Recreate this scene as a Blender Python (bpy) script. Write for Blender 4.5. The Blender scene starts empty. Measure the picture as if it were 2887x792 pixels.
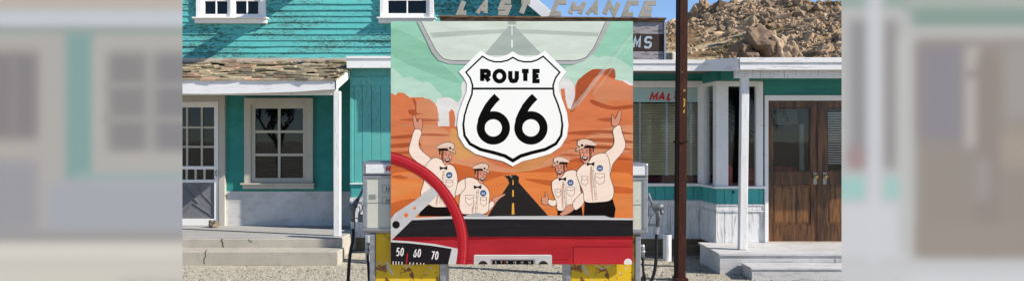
import bpy, math, random
import numpy as np
from mathutils import Vector, Matrix, noise
from mathutils.geometry import tessellate_polygon
random.seed(66); rng = np.random.default_rng(66)
PI = math.pi; R = math.radians
sc = bpy.context.scene; C = sc.collection
F = 2241.0; CX, CY, CZ = 1443.5, 396.0, 1.8
def X(px, Y): return (px - CX) * Y / F
def Z(py, Y): return CZ - (py - CY) * Y / F
def srgb(r, g, b):
    f = lambda c: (c/255/12.92) if c/255 <= .04045 else ((c/255+.055)/1.055)**2.4
    return (f(r), f(g), f(b), 1)

# ------------------------------------------------------------------ materials
class NT:
    def __init__(s, name):
        s.m = bpy.data.materials.new(name); s.m.use_nodes = True
        s.t = s.m.node_tree; s.b = s.t.nodes['Principled BSDF']; s.out = s.t.nodes['Material Output']
    def n(s, typ, **k):
        nd = s.t.nodes.new(typ)
        for a, v in k.items(): setattr(nd, a, v)
        return nd
    def l(s, a, b): s.t.links.new(a, b)
    def coords(s, sc_=(1, 1, 1), rot=(0, 0, 0)):
        tc = s.n('ShaderNodeTexCoord'); mp = s.n('ShaderNodeMapping')
        mp.inputs['Scale'].default_value = sc_; mp.inputs['Rotation'].default_value = rot
        s.l(tc.outputs['Object'], mp.inputs['Vector']); return mp.outputs['Vector']
    def noise(s, vec, scale=5, detail=6, rough=.6, dist=0):
        nd = s.n('ShaderNodeTexNoise'); nd.inputs['Scale'].default_value = scale
        nd.inputs['Detail'].default_value = detail; nd.inputs['Roughness'].default_value = rough
        nd.inputs['Distortion'].default_value = dist
        s.l(vec, nd.inputs['Vector']); return nd.outputs['Fac']
    def step(s, v, a, b, inv=False):
        nd = s.n('ShaderNodeMapRange'); nd.inputs['From Min'].default_value = a; nd.inputs['From Max'].default_value = b
        if inv: nd.inputs['To Min'].default_value = 1; nd.inputs['To Max'].default_value = 0
        s.l(v, nd.inputs['Value']); return nd.outputs['Result']
    def mix(s, f, a, b, blend='MIX'):
        nd = s.n('ShaderNodeMix', data_type='RGBA', blend_type=blend)
        for sock, v in ((nd.inputs['Factor'], f), (nd.inputs['A'], a), (nd.inputs['B'], b)):
            if hasattr(v, 'is_linked') or isinstance(v, bpy.types.NodeSocket): s.l(v, sock)
            else: sock.default_value = v
        return nd.outputs['Result']
    def math(s, op, a, b):
        nd = s.n('ShaderNodeMath', operation=op)
        for i, v in enumerate((a, b)):
            if isinstance(v, bpy.types.NodeSocket): s.l(v, nd.inputs[i])
            else: nd.inputs[i].default_value = v
        return nd.outputs[0]
    def bump(s, h, strength=.5, dist=.01):
        nd = s.n('ShaderNodeBump'); nd.inputs['Strength'].default_value = strength; nd.inputs['Distance'].default_value = dist
        s.l(h, nd.inputs['Height']); s.l(nd.outputs['Normal'], s.b.inputs['Normal'])
    def fin(s, col, rough=.8, metal=0, spec=.3):
        if isinstance(col, bpy.types.NodeSocket): s.l(col, s.b.inputs['Base Color'])
        else: s.b.inputs['Base Color'].default_value = col
        s.b.inputs['Roughness'].default_value = rough; s.b.inputs['Metallic'].default_value = metal
        s.b.inputs['Specular IOR Level'].default_value = spec
        return s.m
M = {}
def worn(name, c1, c2, c3=None, sc_=(1, 1, 1), s1=12, lo=.55, hi=.6, rough=.8, bump=.4, bd=.01, var=.12, s2=2.0, metal=0, spec=.25, dist=.3):
    """painted or bare surface with wear patches (c2) and tiny bits (c3)"""
    t = NT(name); v = t.coords(sc_); v0 = t.coords()
    n1 = t.noise(v, s1, 8, .65, dist); mask = t.step(n1, lo, hi)
    col = t.mix(mask, c1, c2)
    if c3:
        n3 = t.noise(v, s1*2.3, 5, .7, 1.0); col = t.mix(t.step(n3, .66, .70), col, c3)
    big = t.noise(v0, s2, 4, .6); k = t.step(big, .3, .7)
    d = tuple(1-var for _ in range(3)) + (1,); e = tuple(1+var*.6 for _ in range(3)) + (1,)
    shade = t.mix(k, d, e); col = t.mix(1.0, col, shade, 'MULTIPLY')
    h = t.math('ADD', t.math('MULTIPLY', n1, .6), t.math('MULTIPLY', mask, -.5))
    t.bump(h, bump, bd)
    M[name] = t.fin(col, rough, metal, spec); return M[name]
TEAL = (.115, .50, .475, 1)
def teal_mat(name, base, dark, amt, bump, stretch, axis='x'):
    t = NT(name)
    sv = (1, 1, stretch) if axis == 'x' else (stretch, 1, 1)
    v = t.coords(sv)
    n1 = t.noise(v, 13, 10, .72, 1.2); n2 = t.noise(t.coords(sv), 26, 6, .7, .6)
    zone = t.noise(t.coords((.35, 1, 1.6) if axis == 'x' else (1, 1, .4)), 2.2, 3, .5)
    thr = t.math('ADD', n1, t.math('MULTIPLY', t.math('SUBTRACT', zone, .5), .42))
    peel = t.step(thr, amt, amt+.035)
    edge = t.math('MULTIPLY', t.step(thr, amt-.03, amt), t.step(thr, amt, amt+.05, True))
    col = t.mix(peel, base, dark)
    col = t.mix(t.math('MULTIPLY', edge, .6), col, (.33, .66, .62, 1))
    col = t.mix(t.step(n2, .73, .76), col, (.38, .33, .12, 1))
    big = t.step(t.noise(t.coords((.5, 1, 1.5)), 1.7, 4, .6), .3, .7)
    col = t.mix(1.0, col, t.mix(big, (.86, .88, .88, 1), (1.08, 1.06, 1.05, 1)), 'MULTIPLY')
    h = t.math('ADD', t.math('MULTIPLY', peel, -.8), t.math('ADD', t.math('MULTIPLY', edge, 1.0), t.math('MULTIPLY', n2, .25)))
    t.bump(h, bump, .012)
    M[name] = t.fin(col, .55, 0, .4)
teal_mat('teal_siding', TEAL, (.02, .19, .19, 1), .575, 1.0, 3.2)
teal_mat('teal_boards', (.075, .38, .345, 1), (.05, .27, .25, 1), .66, .55, .22, 'y')
teal_mat('teal_boards', (.11, .45, .42, 1), (.05, .29, .27, 1), .64, .6, 4, 'y')
worn('teal_plain', (.035, .265, .235, 1), (.032, .21, .19, 1), None, (1, 1, 2), 4, .45, .72, .7, .2, .01, .16)
worn('teal_frieze', (.04, .25, .215, 1), (.03, .19, .17, 1), None, (.3, 1, 3), 6, .5, .7, .7, .12)
worn('teal_panel', (.065, .36, .34, 1), (.04, .2, .2, 1), None, (6, 1, .7), 7, .58, .68, .7, .4)
worn('white_trim', (.84, .82, .79, 1), (.66, .645, .62, 1), (.42, .42, .42, 1), (1, 1, 4), 6, .6, .68, .65, .25, .006, .05)
worn('white_post', (.80, .79, .77, 1), (.5, .5, .5, 1), (.3, .29, .27, 1), (14, 14, 1), 4, .56, .66, .75, .7, .012, .06)
worn('white_boards', (.76, .75, .73, 1), (.42, .42, .42, 1), (.20, .20, .20, 1), (8, 8, 1), 4.5, .50, .66, .75, .8, .01, .1)
worn('white_fascia', (.80, .785, .77, 1), (.63, .615, .60, 1), (.3, .3, .3, 1), (1, 1, 7), 3, .56, .66, .75, .7, .012, .07)
worn('cream_trim', (.50, .47, .40, 1), (.40, .37, .31, 1), (.2, .18, .14, 1), (2, 1, 2), 6, .58, .7, .75, .4, .006, .08)
worn('dado', (.60, .59, .57, 1), (.44, .42, .395, 1), (.3, .29, .28, 1), (1, 1, 2.5), 4, .50, .72, .85, .4, .01, .16)
worn('concrete', (.46, .42, .35, 1), (.34, .31, .26, 1), (.2, .18, .15, 1), (1, 1, 1), 5, .52, .75, .9, .5, .012, .14)
worn('deck_floor', (.40, .39, .37, 1), (.32, .31, .29, 1), None, (1, 1, 1), 4, .5, .7, .85, .2, .01, .1)
worn('deck_paint', (.56, .55, .54, 1), (.40, .385, .36, 1), (.25, .23, .2, 1), (1.5, 4, 6), 4, .50, .68, .75, .5, .008, .16, 1.6)
worn('weathered_wood', (.27, .255, .23, 1), (.15, .135, .115, 1), (.38, .30, .16, 1), (2, 2, 9), 6, .5, .62, .9, .9, .012, .12)
worn('letter_wood', (.40, .37, .31, 1), (.27, .24, .19, 1), (.20, .15, .08, 1), (2, 2, 7), 7, .52, .70, .9, .45, .01, .12)
worn('sign_pale', (.36, .33, .34, 1), (.20, .14, .10, 1), (.10, .06, .05, 1), (1, 1, 7), 5, .52, .62, .9, .9, .012, .15)
worn('sign_dark', (.055, .035, .028, 1), (.09, .065, .05, 1), (.18, .17, .17, 1), (1, 1, 7), 7, .55, .65, .9, .8, .012, .15)
worn('sign_rust', (.26, .16, .09, 1), (.12, .055, .035, 1), (.42, .38, .34, 1), (1, 1, 8), 6, .48, .6, .9, .8, .012, .2)
worn('sign_letter', (.42, .50, .56, 1), (.12, .10, .09, 1), None, (1, 1, 3), 16, .58, .62, .8, .3)
worn('pale_board', (.56, .47, .38, 1), (.42, .33, .25, 1), (.1, .1, .12, 1), (1, 1, 4), 5, .52, .65, .85, .4)
worn('rust_pole', (.055, .017, .010, 1), (.085, .028, .014, 1), (.14, .07, .04, 1), (6, 6, 1), 5, .5, .66, .6, .4, .008, .15, metal=.2)
worn('rust_dark', (.012, .004, .003, 1), (.03, .01, .006, 1), None, (6, 6, 1), 5, .5, .66, .8, .3)
worn('pole_yellow', (.55, .38, .05, 1), (.15, .05, .02, 1), None, (3, 3, 1), 22, .52, .56, .7, .4)
worn('steel', (.42, .43, .45, 1), (.30, .30, .32, 1), (.15, .12, .1, 1), (1, 1, 5), 5, .5, .7, .42, .2, .004, .1, metal=.75)
worn('nozzle_grey', (.17, .18, .19, 1), (.09, .09, .10, 1), (.3, .3, .3, 1), (1, 1, 1), 14, .5, .66, .5, .3, .003, .1, metal=.5)
worn('rubber', (.012, .013, .015, 1), (.03, .03, .032, 1), None, (1, 1, 1), 20, .6, .7, .5, .1, .002)
worn('pump_cream', (.60, .59, .50, 1), (.50, .48, .40, 1), (.35, .3, .2, 1), (1, 1, 1), 6, .6, .8, .45, .1, .003, .08)
worn('pump_white', (.78, .78, .76, 1), (.66, .66, .66, 1), None, (1, 1, 1), 9, .6, .75, .4, .1)
worn('red_paint', (.66, .025, .025, 1), (.36, .02, .02, 1), None, (1, 1, 1), 12, .6, .7, .5, .1)
worn('ink_dark', (.05, .05, .05, 1), (.2, .2, .18, 1), None, (1, 1, 1), 40, .5, .6, .6, .05)
worn('ink_faint', (.22, .22, .20, 1), (.35, .35, .30, 1), None, (1, 1, 1), 40, .5, .6, .6, .05)
worn('band_pale', (.42, .58, .56, 1), (.38, .53, .51, 1), None, (1, 1, 1), 8, .5, .7, .4, .05)
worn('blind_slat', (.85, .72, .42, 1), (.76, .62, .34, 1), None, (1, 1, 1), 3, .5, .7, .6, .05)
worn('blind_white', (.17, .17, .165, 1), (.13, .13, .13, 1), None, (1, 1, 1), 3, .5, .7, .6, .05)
worn('blind_pale', (.7, .68, .62, 1), (.6, .58, .52, 1), None, (1, 1, 1), 3, .5, .7, .6, .05)  # one even pale tone for the door blinds and inner post
worn('blind_tape', (.50, .55, .53, 1), (.42, .46, .44, 1), None, (1, 1, 1), 9, .5, .7, .8, .1)
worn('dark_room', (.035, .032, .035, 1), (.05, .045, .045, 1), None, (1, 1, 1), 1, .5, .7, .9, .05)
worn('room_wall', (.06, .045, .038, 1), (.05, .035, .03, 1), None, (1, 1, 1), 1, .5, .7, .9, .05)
worn('red_strip', (.09, .012, .018, 1), (.06, .01, .012, 1), None, (1, 1, 1), 3, .5, .7, .7, .1)
worn('door_wood', (.045, .017, .004, 1), (.18, .070, .018, 1), (.16, .15, .12, 1), (6, 6, .6), 3.2, .42, .62, .38, .35, .006, .2, spec=.5)
worn('door_panel', (.22, .088, .023, 1), (.035, .014, .004, 1), (.2, .22, .22, 1), (6, 6, .5), 3.5, .45, .62, .36, .3, .006, .2, spec=.5)
worn('brass', (.55, .40, .16, 1), (.35, .27, .13, 1), None, (1, 1, 1), 18, .5, .7, .35, .2, .002, metal=.9)
worn('plate_metal', (.36, .33, .27, 1), (.22, .19, .15, 1), None, (1, 1, 1), 18, .5, .7, .45, .2, .002, metal=.7)
worn('screen_grey', (.19, .19, .20, 1), (.16, .16, .17, 1), None, (1, 1, 1), 30, .5, .6, .8, .2)
worn('ac_cream', (.70, .66, .56, 1), (.6, .55, .45, 1), None, (1, 1, 1), 8, .6, .7, .6, .1)
worn('stone', (.17, .14, .10, 1), (.10, .085, .06, 1), (.25, .22, .17, 1), (1, 1, 1), 14, .5, .6, .9, .8, .01)
worn('brown_shingle', (.30, .20, .09, 1), (.17, .11, .05, 1), None, (1, 1, 5), 5, .5, .6, .9, .4)
worn('plinth_wood', (.22, .17, .11, 1), (.13, .10, .07, 1), None, (1, 1, 6), 5, .5, .6, .9, .5)
worn('crack_dark', (.045, .04, .033, 1), (.08, .07, .06, 1), None, (1, 1, 1), 20, .5, .6, 1, .1)
worn('bark', (.12, .10, .075, 1), (.06, .05, .04, 1), None, (3, 3, 1), 9, .5, .6, .95, .8, .02)
worn('frond', (.055, .075, .03, 1), (.09, .10, .045, 1), None, (1, 1, 1), 3, .5, .6, .7, .1)
worn('tile_grey', (.2, .2, .2, 1), (.15, .15, .15, 1), None, (1, 1, 1), 3, .5, .6, .8, .1)
def make_leather():
    t = NT('red_leather'); v = t.coords((1, 1, 1), (0, R(45), 0))
    vo = t.n('ShaderNodeTexVoronoi'); vo.inputs['Scale'].default_value = 9; vo.inputs['Randomness'].default_value = .15
    t.l(v, vo.inputs['Vector']); t.bump(vo.outputs['Distance'], 1.0, .05)
    M['red_leather'] = t.fin((.50, .035, .045, 1), .32, 0, .6)
make_leather()
def make_yellow():
    t = NT('pump_yellow'); v = t.coords((1, 1, 1)); n1 = t.noise(v, 6.5, 12, .70, .3)
    n2 = t.noise(t.coords((1.6, 1, .9)), 7, 9, .6, .8)
    col = t.mix(t.step(t.noise(v, 3, 3, .5), .4, .6), (.78, .49, .012, 1), (.68, .42, .01, 1))
    col = t.mix(t.step(n2, .60, .615), col, (.52, .53, .46, 1))
    rust = t.mix(t.step(n2, .45, .55), (.16, .05, .018, 1), (.25, .09, .035, 1))
    m = t.step(n1, .545, .555); col = t.mix(m, col, rust)
    col = t.mix(t.math('MULTIPLY', t.step(n1, .66, .68), 1.0), col, (.055, .022, .012, 1))
    t.bump(t.math('ADD', n1, t.math('MULTIPLY', m, -.5)), .4, .006)
    M['pump_yellow'] = t.fin(col, .5, 0, .4)
make_yellow()
def make_glass(name, tint=(.75, .8, .8, 1), rmin=.07):
    t = NT(name); t.t.nodes.remove(t.b)
    tr = t.n('ShaderNodeBsdfTransparent'); tr.inputs['Color'].default_value = tint
    gl = t.n('ShaderNodeBsdfGlossy'); gl.inputs['Roughness'].default_value = .015
    fr = t.n('ShaderNodeFresnel'); fr.inputs['IOR'].default_value = 1.6
    f = t.math('MULTIPLY', fr.outputs[0], rmin)
    nz = t.n('ShaderNodeBump'); nz.inputs['Strength'].default_value = .015; nz.inputs['Distance'].default_value = .02
    t.l(t.noise(t.coords(), 2.5, 2, .5), nz.inputs['Height']); t.l(nz.outputs[0], gl.inputs['Normal'])
    mx = t.n('ShaderNodeMixShader'); t.l(f, mx.inputs[0]); t.l(tr.outputs[0], mx.inputs[1]); t.l(gl.outputs[0], mx.inputs[2])
    t.l(mx.outputs[0], t.out.inputs['Surface']); M[name] = t.m
make_glass('glass', (.95, .96, .96, 1), .45); make_glass('glass_dark', (.55, .57, .6, 1), .6)
def attr_mat(name, rough=.9, bump=.5, bs=30, bd=.01, var=.25, spec=.2, attr='tone'):
    t = NT(name); a = t.n('ShaderNodeAttribute', attribute_name=attr)
    n = t.noise(t.coords(), bs, 7, .65)
    k = t.mix(t.step(n, .3, .7), tuple([1-var]*3)+(1,), tuple([1+var*.6]*3)+(1,))
    col = t.mix(1.0, a.outputs['Color'], k, 'MULTIPLY'); t.bump(n, bump, bd)
    M[name] = t.fin(col, rough, 0, spec)
attr_mat('shingle', .92, .6, 22, .01, .3)
attr_mat('rock', .95, .7, 2.2, .15, .3)
attr_mat('pebble', .95, .2, 60, .003, .15)
attr_mat('leafy', .8, .1, 5, .01, .2)
attr_mat('blurred_print', .75, 0.0, 5, .001, .0, .1)

# ------------------------------------------------------------------ mesh helper
def origin(o):
    v = Vector((0, 0, 0))
    while o is not None: v += o.location; o = o.parent
    return v
class MB:
    def __init__(s): s.v = []; s.f = []; s.mi = []; s.tone = []; s.cur = 0; s.t = (1, 1, 1)
    def add(s, vs, fs):
        b = len(s.v); s.v += [tuple(v) for v in vs]
        for f in fs: s.f.append(tuple(b+i for i in f)); s.mi.append(s.cur); s.tone.append(s.t)
    def box(s, x0, x1, y0, y1, z0, z1):
        x0, x1 = sorted((x0, x1)); y0, y1 = sorted((y0, y1)); z0, z1 = sorted((z0, z1))
        s.add([(x0,y0,z0),(x1,y0,z0),(x1,y1,z0),(x0,y1,z0),(x0,y0,z1),(x1,y0,z1),(x1,y1,z1),(x0,y1,z1)],
              [(0,3,2,1),(4,5,6,7),(0,1,5,4),(1,2,6,5),(2,3,7,6),(3,0,4,7)]); return s
    def hexa(s, p):   # 4 bottom (ccw from above), 4 top
        s.add(p, [(0,3,2,1),(4,5,6,7),(0,1,5,4),(1,2,6,5),(2,3,7,6),(3,0,4,7)]); return s
    def prism(s, pts, y0, y1):
        """outline of (x,z) extruded from y0 (front) to y1"""
        n = len(pts); tri = tessellate_polygon([[Vector((p[0], p[1], 0)) for p in pts]])
        vs = [(p[0], y0, p[1]) for p in pts] + [(p[0], y1, p[1]) for p in pts]
        ar = sum(pts[i][0]*pts[(i+1) % n][1]-pts[(i+1) % n][0]*pts[i][1] for i in range(n))
        fs = []
        for t in tri:
            a, b, c = t
            cr = (pts[b][0]-pts[a][0])*(pts[c][1]-pts[a][1])-(pts[c][0]-pts[a][0])*(pts[b][1]-pts[a][1])
            if cr < 0: a, b, c = a, c, b
            fs.append((a, b, c)); fs.append((c+n, b+n, a+n))
        for i in range(n):
            j = (i+1) % n
            fs.append((i, i+n, j+n, j) if ar > 0 else (j, j+n, i+n, i))
        s.add(vs, fs); return s
    def tube(s, pts, rad, n=10, cap=True):
        pts = [Vector(p) for p in pts]; rs = rad if isinstance(rad, (list, tuple)) else [rad]*len(pts)
        vs = []; up = None
        for i, p in enumerate(pts):
            d = (pts[min(i+1, len(pts)-1)]-pts[max(i-1, 0)]).normalized()
            if up is None:
                up = Vector((0, 1, 0)) if abs(d.y) < .9 else Vector((1, 0, 0))
            a = d.cross(up).normalized(); b = a.cross(d).normalized(); up = b
            for k in range(n):
                th = 2*PI*k/n; vs.append(p+(a*math.cos(th)+b*math.sin(th))*rs[i])
        fs = []
        for i in range(len(pts)-1):
            for k in range(n):
                q = (k+1) % n; fs.append((i*n+k, i*n+q, (i+1)*n+q, (i+1)*n+k))
        if cap: fs.append(tuple(range(n-1, -1, -1))); fs.append(tuple((len(pts)-1)*n+k for k in range(n)))
        s.add(vs, fs); return s
    def rock(s, c, r, seed=0, sub=2, flat=.8, rough=.35, sq=(1, 1, 1)):
        vs, fs = ICO[sub]; out = []
        rz = random.random()*6.28; cs, sn = math.cos(rz), math.sin(rz)
        for v in vs:
            n_ = noise.noise(Vector(v)*1.3+Vector((seed*7.1, seed*3.3, seed)))*rough*1.6+noise.noise(Vector(v)*3+Vector((seed, 5, seed*2)))*rough*.5
            q = max(abs(v[0]), abs(v[1]), abs(v[2])); k = (1+n_)*(.75+.25/q)
            a, b, z = v[0]*k*sq[0], v[1]*k*sq[1], v[2]*k*flat*sq[2]
            out.append((c[0]+(a*cs-b*sn)*r, c[1]+(a*sn+b*cs)*r, c[2]+z*r))
        s.add(out, fs); return s
    def build(s, name, mat, parent=None, bevel=0, smooth=False, loc=None):
        o_ = Vector(loc) if loc is not None else origin(parent)
        me = bpy.data.meshes.new(name); me.from_pydata([Vector(v)-o_ for v in s.v], [], s.f)
        mats = mat if isinstance(mat, (list, tuple)) else [mat]
        for m_ in mats: me.materials.append(M[m_] if isinstance(m_, str) else m_)
        if len(mats) > 1: me.polygons.foreach_set('material_index', s.mi)
        if any(t != (1, 1, 1) for t in s.tone):
            ca = me.color_attributes.new('tone', 'FLOAT_COLOR', 'CORNER')
            buf = []
            for f, t in zip(s.f, s.tone): buf += list(t[:3])*0 or [c for _ in f for c in (t[0], t[1], t[2], 1)]
            ca.data.foreach_set('color', buf)
        if smooth: me.polygons.foreach_set('use_smooth', [True]*len(me.polygons))
        me.update()
        o = bpy.data.objects.new(name, me); C.objects.link(o)
        if loc is not None and parent is None: o.location = loc
        if parent is not None: o.parent = parent
        if bevel:
            b = o.modifiers.new('bevel', 'BEVEL'); b.width = bevel; b.segments = 2; b.limit_method = 'ANGLE'
        return o
def ico(sub):
    import bmesh
    bm = bmesh.new(); bmesh.ops.create_icosphere(bm, subdivisions=sub, radius=1)
    bm.verts.ensure_lookup_table()
    r = ([tuple(v.co) for v in bm.verts], [tuple(v.index for v in f.verts) for f in bm.faces]); bm.free(); return r
ICO = {1: ico(1), 2: ico(2), 3: ico(3), 4: ico(4)}
def tag(o, label=None, cat=None, group=None, kind=None):
    if label: o['label'] = label
    if cat: o['category'] = cat
    if group: o['group'] = group
    if kind: o['kind'] = kind
    return o
def thing(name, label, cat, loc, group=None):
    o = bpy.data.objects.new(name, None); C.objects.link(o); o.location = loc; o.empty_display_size = .2
    return tag(o, label, cat, group)
def smooth_pts(pts, closed=False, k=6):
    n = len(pts); out = []
    rg = range(n) if closed else range(n-1)
    for i in rg:
        g = lambda j: pts[j % n] if closed else pts[max(0, min(n-1, j))]
        p0, p1, p2, p3 = g(i-1), g(i), g(i+1), g(i+2)
        for q in range(k):
            t = q/k
            out.append(tuple(.5*((2*b)+(-a+c)*t+(2*a-5*b+4*c-d)*t*t+(-a+3*b-3*c+d)*t**3) for a, b, c, d in zip(p0, p1, p2, p3)))
    if not closed: out.append(tuple(pts[-1]))
    return out
def grid_wall(mb, x0, x1, z0, z1, ya, yb, holes=()):
    """solid wall of boxes with rectangular openings (hx0,hx1,hz0,hz1)"""
    xs = sorted({x0, x1, *[h[0] for h in holes], *[h[1] for h in holes]}); xs = [x for x in xs if x0 <= x <= x1]
    for a, b in zip(xs[:-1], xs[1:]):
        cuts = sorted((h[2], h[3]) for h in holes if h[0] < (a+b)/2 < h[1]); z = z0
        for h0, h1 in cuts:
            if h0 > z: mb.box(a, b, ya, yb, z, h0)
            z = h1
        if z < z1: mb.box(a, b, ya, yb, z, z1)
# block glyphs, unit box, y up
G = {
 'A': [[(0,0),(.5,1),(1,0)],[(.2,.34),(.8,.34)]], 'C': [[(1,.74),(1,.88),(.84,1),(.16,1),(0,.84),(0,.16),(.16,0),(.84,0),(1,.12),(1,.26)]],
 'c': [[(1,1),(0,1),(0,0),(.92,0)]], 'E': [[(1,1),(0,1),(0,0),(1,0)],[(0,.5),(.8,.5)]], 'G': [[(1,.8),(.8,1),(.2,1),(0,.8),(0,.2),(.2,0),(1,0),(1,.45),(.6,.45)]],
 'H': [[(0,0),(0,1)],[(1,0),(1,1)],[(0,.5),(1,.5)]], 'L': [[(0,1),(0,0),(1,0)]], 'M': [[(0,0),(.06,1),(.5,.25),(.94,1),(1,0)]],
 'N': [[(0,0),(0,1),(1,0),(1,1)]], 'O': [[(.5,1),(.16,.9),(0,.6),(0,.4),(.16,.1),(.5,0),(.84,.1),(1,.4),(1,.6),(.84,.9),(.5,1)]],
 'R': [[(0,0),(0,1),(.72,1),(.95,.88),(.95,.62),(.72,.48),(0,.48)],[(.5,.48),(1,0)]],
 'S': [[(1,.84),(.8,1),(.2,1),(0,.84),(0,.62),(.2,.5),(.8,.5),(1,.38),(1,.16),(.8,0),(.2,0),(0,.16)]],
 's': [[(1,1),(0,1),(0,.5),(1,.5),(1,0),(-.05,0)]],
 'T': [[(0,1),(1,1)],[(.5,1),(.5,0)]], 'U': [[(0,1),(0,.3),(.18,.05),(.5,0),(.82,.05),(1,.3),(1,1)]],
 '0': [[(.5,1),(.1,.85),(0,.5),(.1,.15),(.5,0),(.9,.15),(1,.5),(.9,.85),(.5,1)]],
 '1': [[(.3,.8),(.6,1),(.6,0)]], '2': [[(0,.8),(.2,1),(.8,1),(1,.8),(.95,.55),(0,0),(1,0)]], '4': [[(.75,0),(.75,1),(0,.3),(1,.3)]],
 '5': [[(.95,1),(.15,1),(.05,.56),(.6,.62),(.95,.45),(.95,.18),(.6,0),(0,.08)]],
 '6': [[(.75,1),(.25,.65),(.02,.3),(.2,.03),(.8,.03),(1,.28),(.8,.55),(.3,.55),(.08,.38)]],
 '7': [[(0,1),(1,1),(.35,0)]], '9': [[(.25,0),(.75,.35),(.98,.7),(.8,.97),(.2,.97),(0,.72),(.2,.45),(.7,.45),(.92,.62)]],
 'D': [[(0,0),(0,1),(.6,1),(1,.7),(1,.3),(.6,0),(0,0)]],
}
def strip(pts, w, closed=False):
    """mitred outline strip -> (vertices, quads) of a polyline"""
    pts = [Vector((p[0], p[1])) for p in pts]
    if (pts[0]-pts[-1]).length < 1e-6 and len(pts) > 2: closed = True; pts = pts[:-1]
    n = len(pts); L = []; Rr = []
    ws = w if isinstance(w, (list, tuple)) else [w]*n
    for i, p in enumerate(pts):
        a = pts[i-1] if (i > 0 or closed) else None; b = pts[(i+1) % n] if (i < n-1 or closed) else None
        d1 = (p-a).normalized() if a is not None else None; d2 = (b-p).normalized() if b is not None else None
        if d1 is None: d1 = d2
        if d2 is None: d2 = d1
        t = d1+d2
        t = t.normalized() if t.length > 1e-4 else Vector((-d1.y, d1.x))
        nn = Vector((-t.y, t.x)); k = max(.45, abs(nn.dot(Vector((-d1.y, d1.x)))))
        h = ws[i]/2/k; L.append(p+nn*h); Rr.append(p-nn*h)
    m = n if closed else n-1
    return L+Rr, [(i, (i+1) % n, n+(i+1) % n, n+i) for i in range(m)]
def glyph(ch, x, y, w, h, st, shear=0):
    """strokes of a letter with its box at x,y (y up), stroke kept inside"""
    out = []
    for pl in G[ch]:
        q = []
        for a, b in pl:
            yy = y+st/2+b*(h-st); xx = x+st/2+a*(w-st); q.append((xx+(yy-y)*shear, yy))
        out.append(q)
    return out

# ================================================================== SETTING
# ground
def make_ground():
    t = NT('ground_gravel'); v = t.coords()
    a = t.noise(v, 1.3, 5, .6); b = t.noise(v, 32, 5, .75); c = t.noise(v, 85, 3, .7)
    col = t.mix(t.step(a, .35, .65), (.54, .48, .375, 1), (.62, .565, .455, 1))
    col = t.mix(t.math('MULTIPLY', t.step(b, .55, .66), .75), col, (.20, .17, .13, 1))
    col = t.mix(t.math('MULTIPLY', t.step(c, .60, .70), .6), col, (.72, .69, .62, 1))
    t.bump(t.math('ADD', b, t.math('MULTIPLY', c, .7)), .9, .03)
    M['ground_gravel'] = t.fin(col, .95, 0, .1)
make_ground()
gb = MB()
def gz(x, y):
    if y < 8 or y > 14 or abs(x) > 8: return 0
    k = min(1, (y-8)/1.5, (14-y)/.7, (8-abs(x)))
    return k*(.018*noise.noise(Vector((x*.9, y*.9, 0)))+.008*noise.noise(Vector((x*4, y*4, 3))))-.012*k
xs = np.concatenate([[-900, -300, -60, -20], np.arange(-8, 8.01, .1), [20, 60, 300, 900]])
ys = np.concatenate([[-900, -200, -40, 0, 5], np.arange(8, 14.01, .1), [20, 60, 300, 1200]])
vv = [(x, y, gz(x, y)) for y in ys for x in xs]; nx = len(xs)
gb.add(vv, [(j*nx+i, j*nx+i+1, (j+1)*nx+i+1, (j+1)*nx+i) for j in range(len(ys)-1) for i in range(nx-1)])
tag(gb.build('ground', 'ground_gravel', smooth=True), kind='structure')
# pebbles
pb = MB()
for i in range(26000):
    y = 9.9+random.random()**1.3*3.6; x = random.uniform(-5.2, 4.6)
    if x < -2.4 and y > 11.5: continue
    r = random.choice([.004, .005, .006, .008, .010, .014]) * (1 if random.random() < .96 else 1.7)
    g = random.uniform(.10, .52); pb.t = (g*1.15, g*1.04, g*.86)
    z = gz(x, y)+r*.2; a = random.random()*3; ca, sa = math.cos(a)*r, math.sin(a)*r
    e = random.uniform(.6, 1.2)
    pb.add([(x+ca, y+sa, z), (x-sa*e, y+ca*e, z), (x-ca, y-sa, z), (x+sa*e, y-ca*e, z), (x+ca*.2, y, z+r*random.uniform(.5, 1))],
           [(0, 1, 4), (1, 2, 4), (2, 3, 4), (3, 0, 4)])
tag(pb.build('gravel', 'pebble'), 'pale loose gravel scattered over the dirt yard', 'gravel', kind='stuff')

# hillside
prof = [(-2500, 300), (800, 210), (1400, 120), (1800, 78), (1875, 58), (1905, 52), (1945, 42), (1965, 30), (1990, 16), (2015, 5), (2060, -8), (2150, -20),
        (2225, -8), (2245, 12), (2270, 30), (2300, 38), (2325, 31), (2350, 40), (2400, 40), (2600, 75), (2900, 140), (4500, 320)]
HX = np.array([(p[0]-CX)*150/F for p in prof]); HZ = np.array([CZ-(p[1]-CY)*150/F for p in prof])
def hz(x, y):
    zr = float(np.interp(x, HX, HZ)); t = (y-45)/105
    if t <= 0: return 0
    if t < 1: k = .09+.91*t if t > .12 else t/.12*.2
    else: k = max(0, 1-(t-1)*.8)
    n_ = noise.fractal(Vector((x*.06, y*.06, 1)), 1.0, 2.0, 5)*1.4*min(1, t*1.5)+noise.noise(Vector((x*.5, y*.5, 4)))*.25*min(1, t*3)
    return zr*k+n_-(1.0 if t >= .9 else .6)*min(1, t*4)
t = NT('hill_ground'); v = t.coords(); a = t.noise(v, .14, 6, .6); b = t.noise(v, 1.6, 8, .7)
col = t.mix(t.step(a, .46, .54), (.30, .19, .095, 1), (.56, .42, .25, 1))
col = t.mix(t.math('MULTIPLY', t.step(b, .52, .62), .7), col, (.13, .10, .055, 1))
t.bump(b, 1, .5); M['hill_ground'] = t.fin(col, .95, 0, .1)
hb = MB(); hx = np.arange(-120, 150, 1.4); hy = np.arange(45, 230, 1.4)
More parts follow.
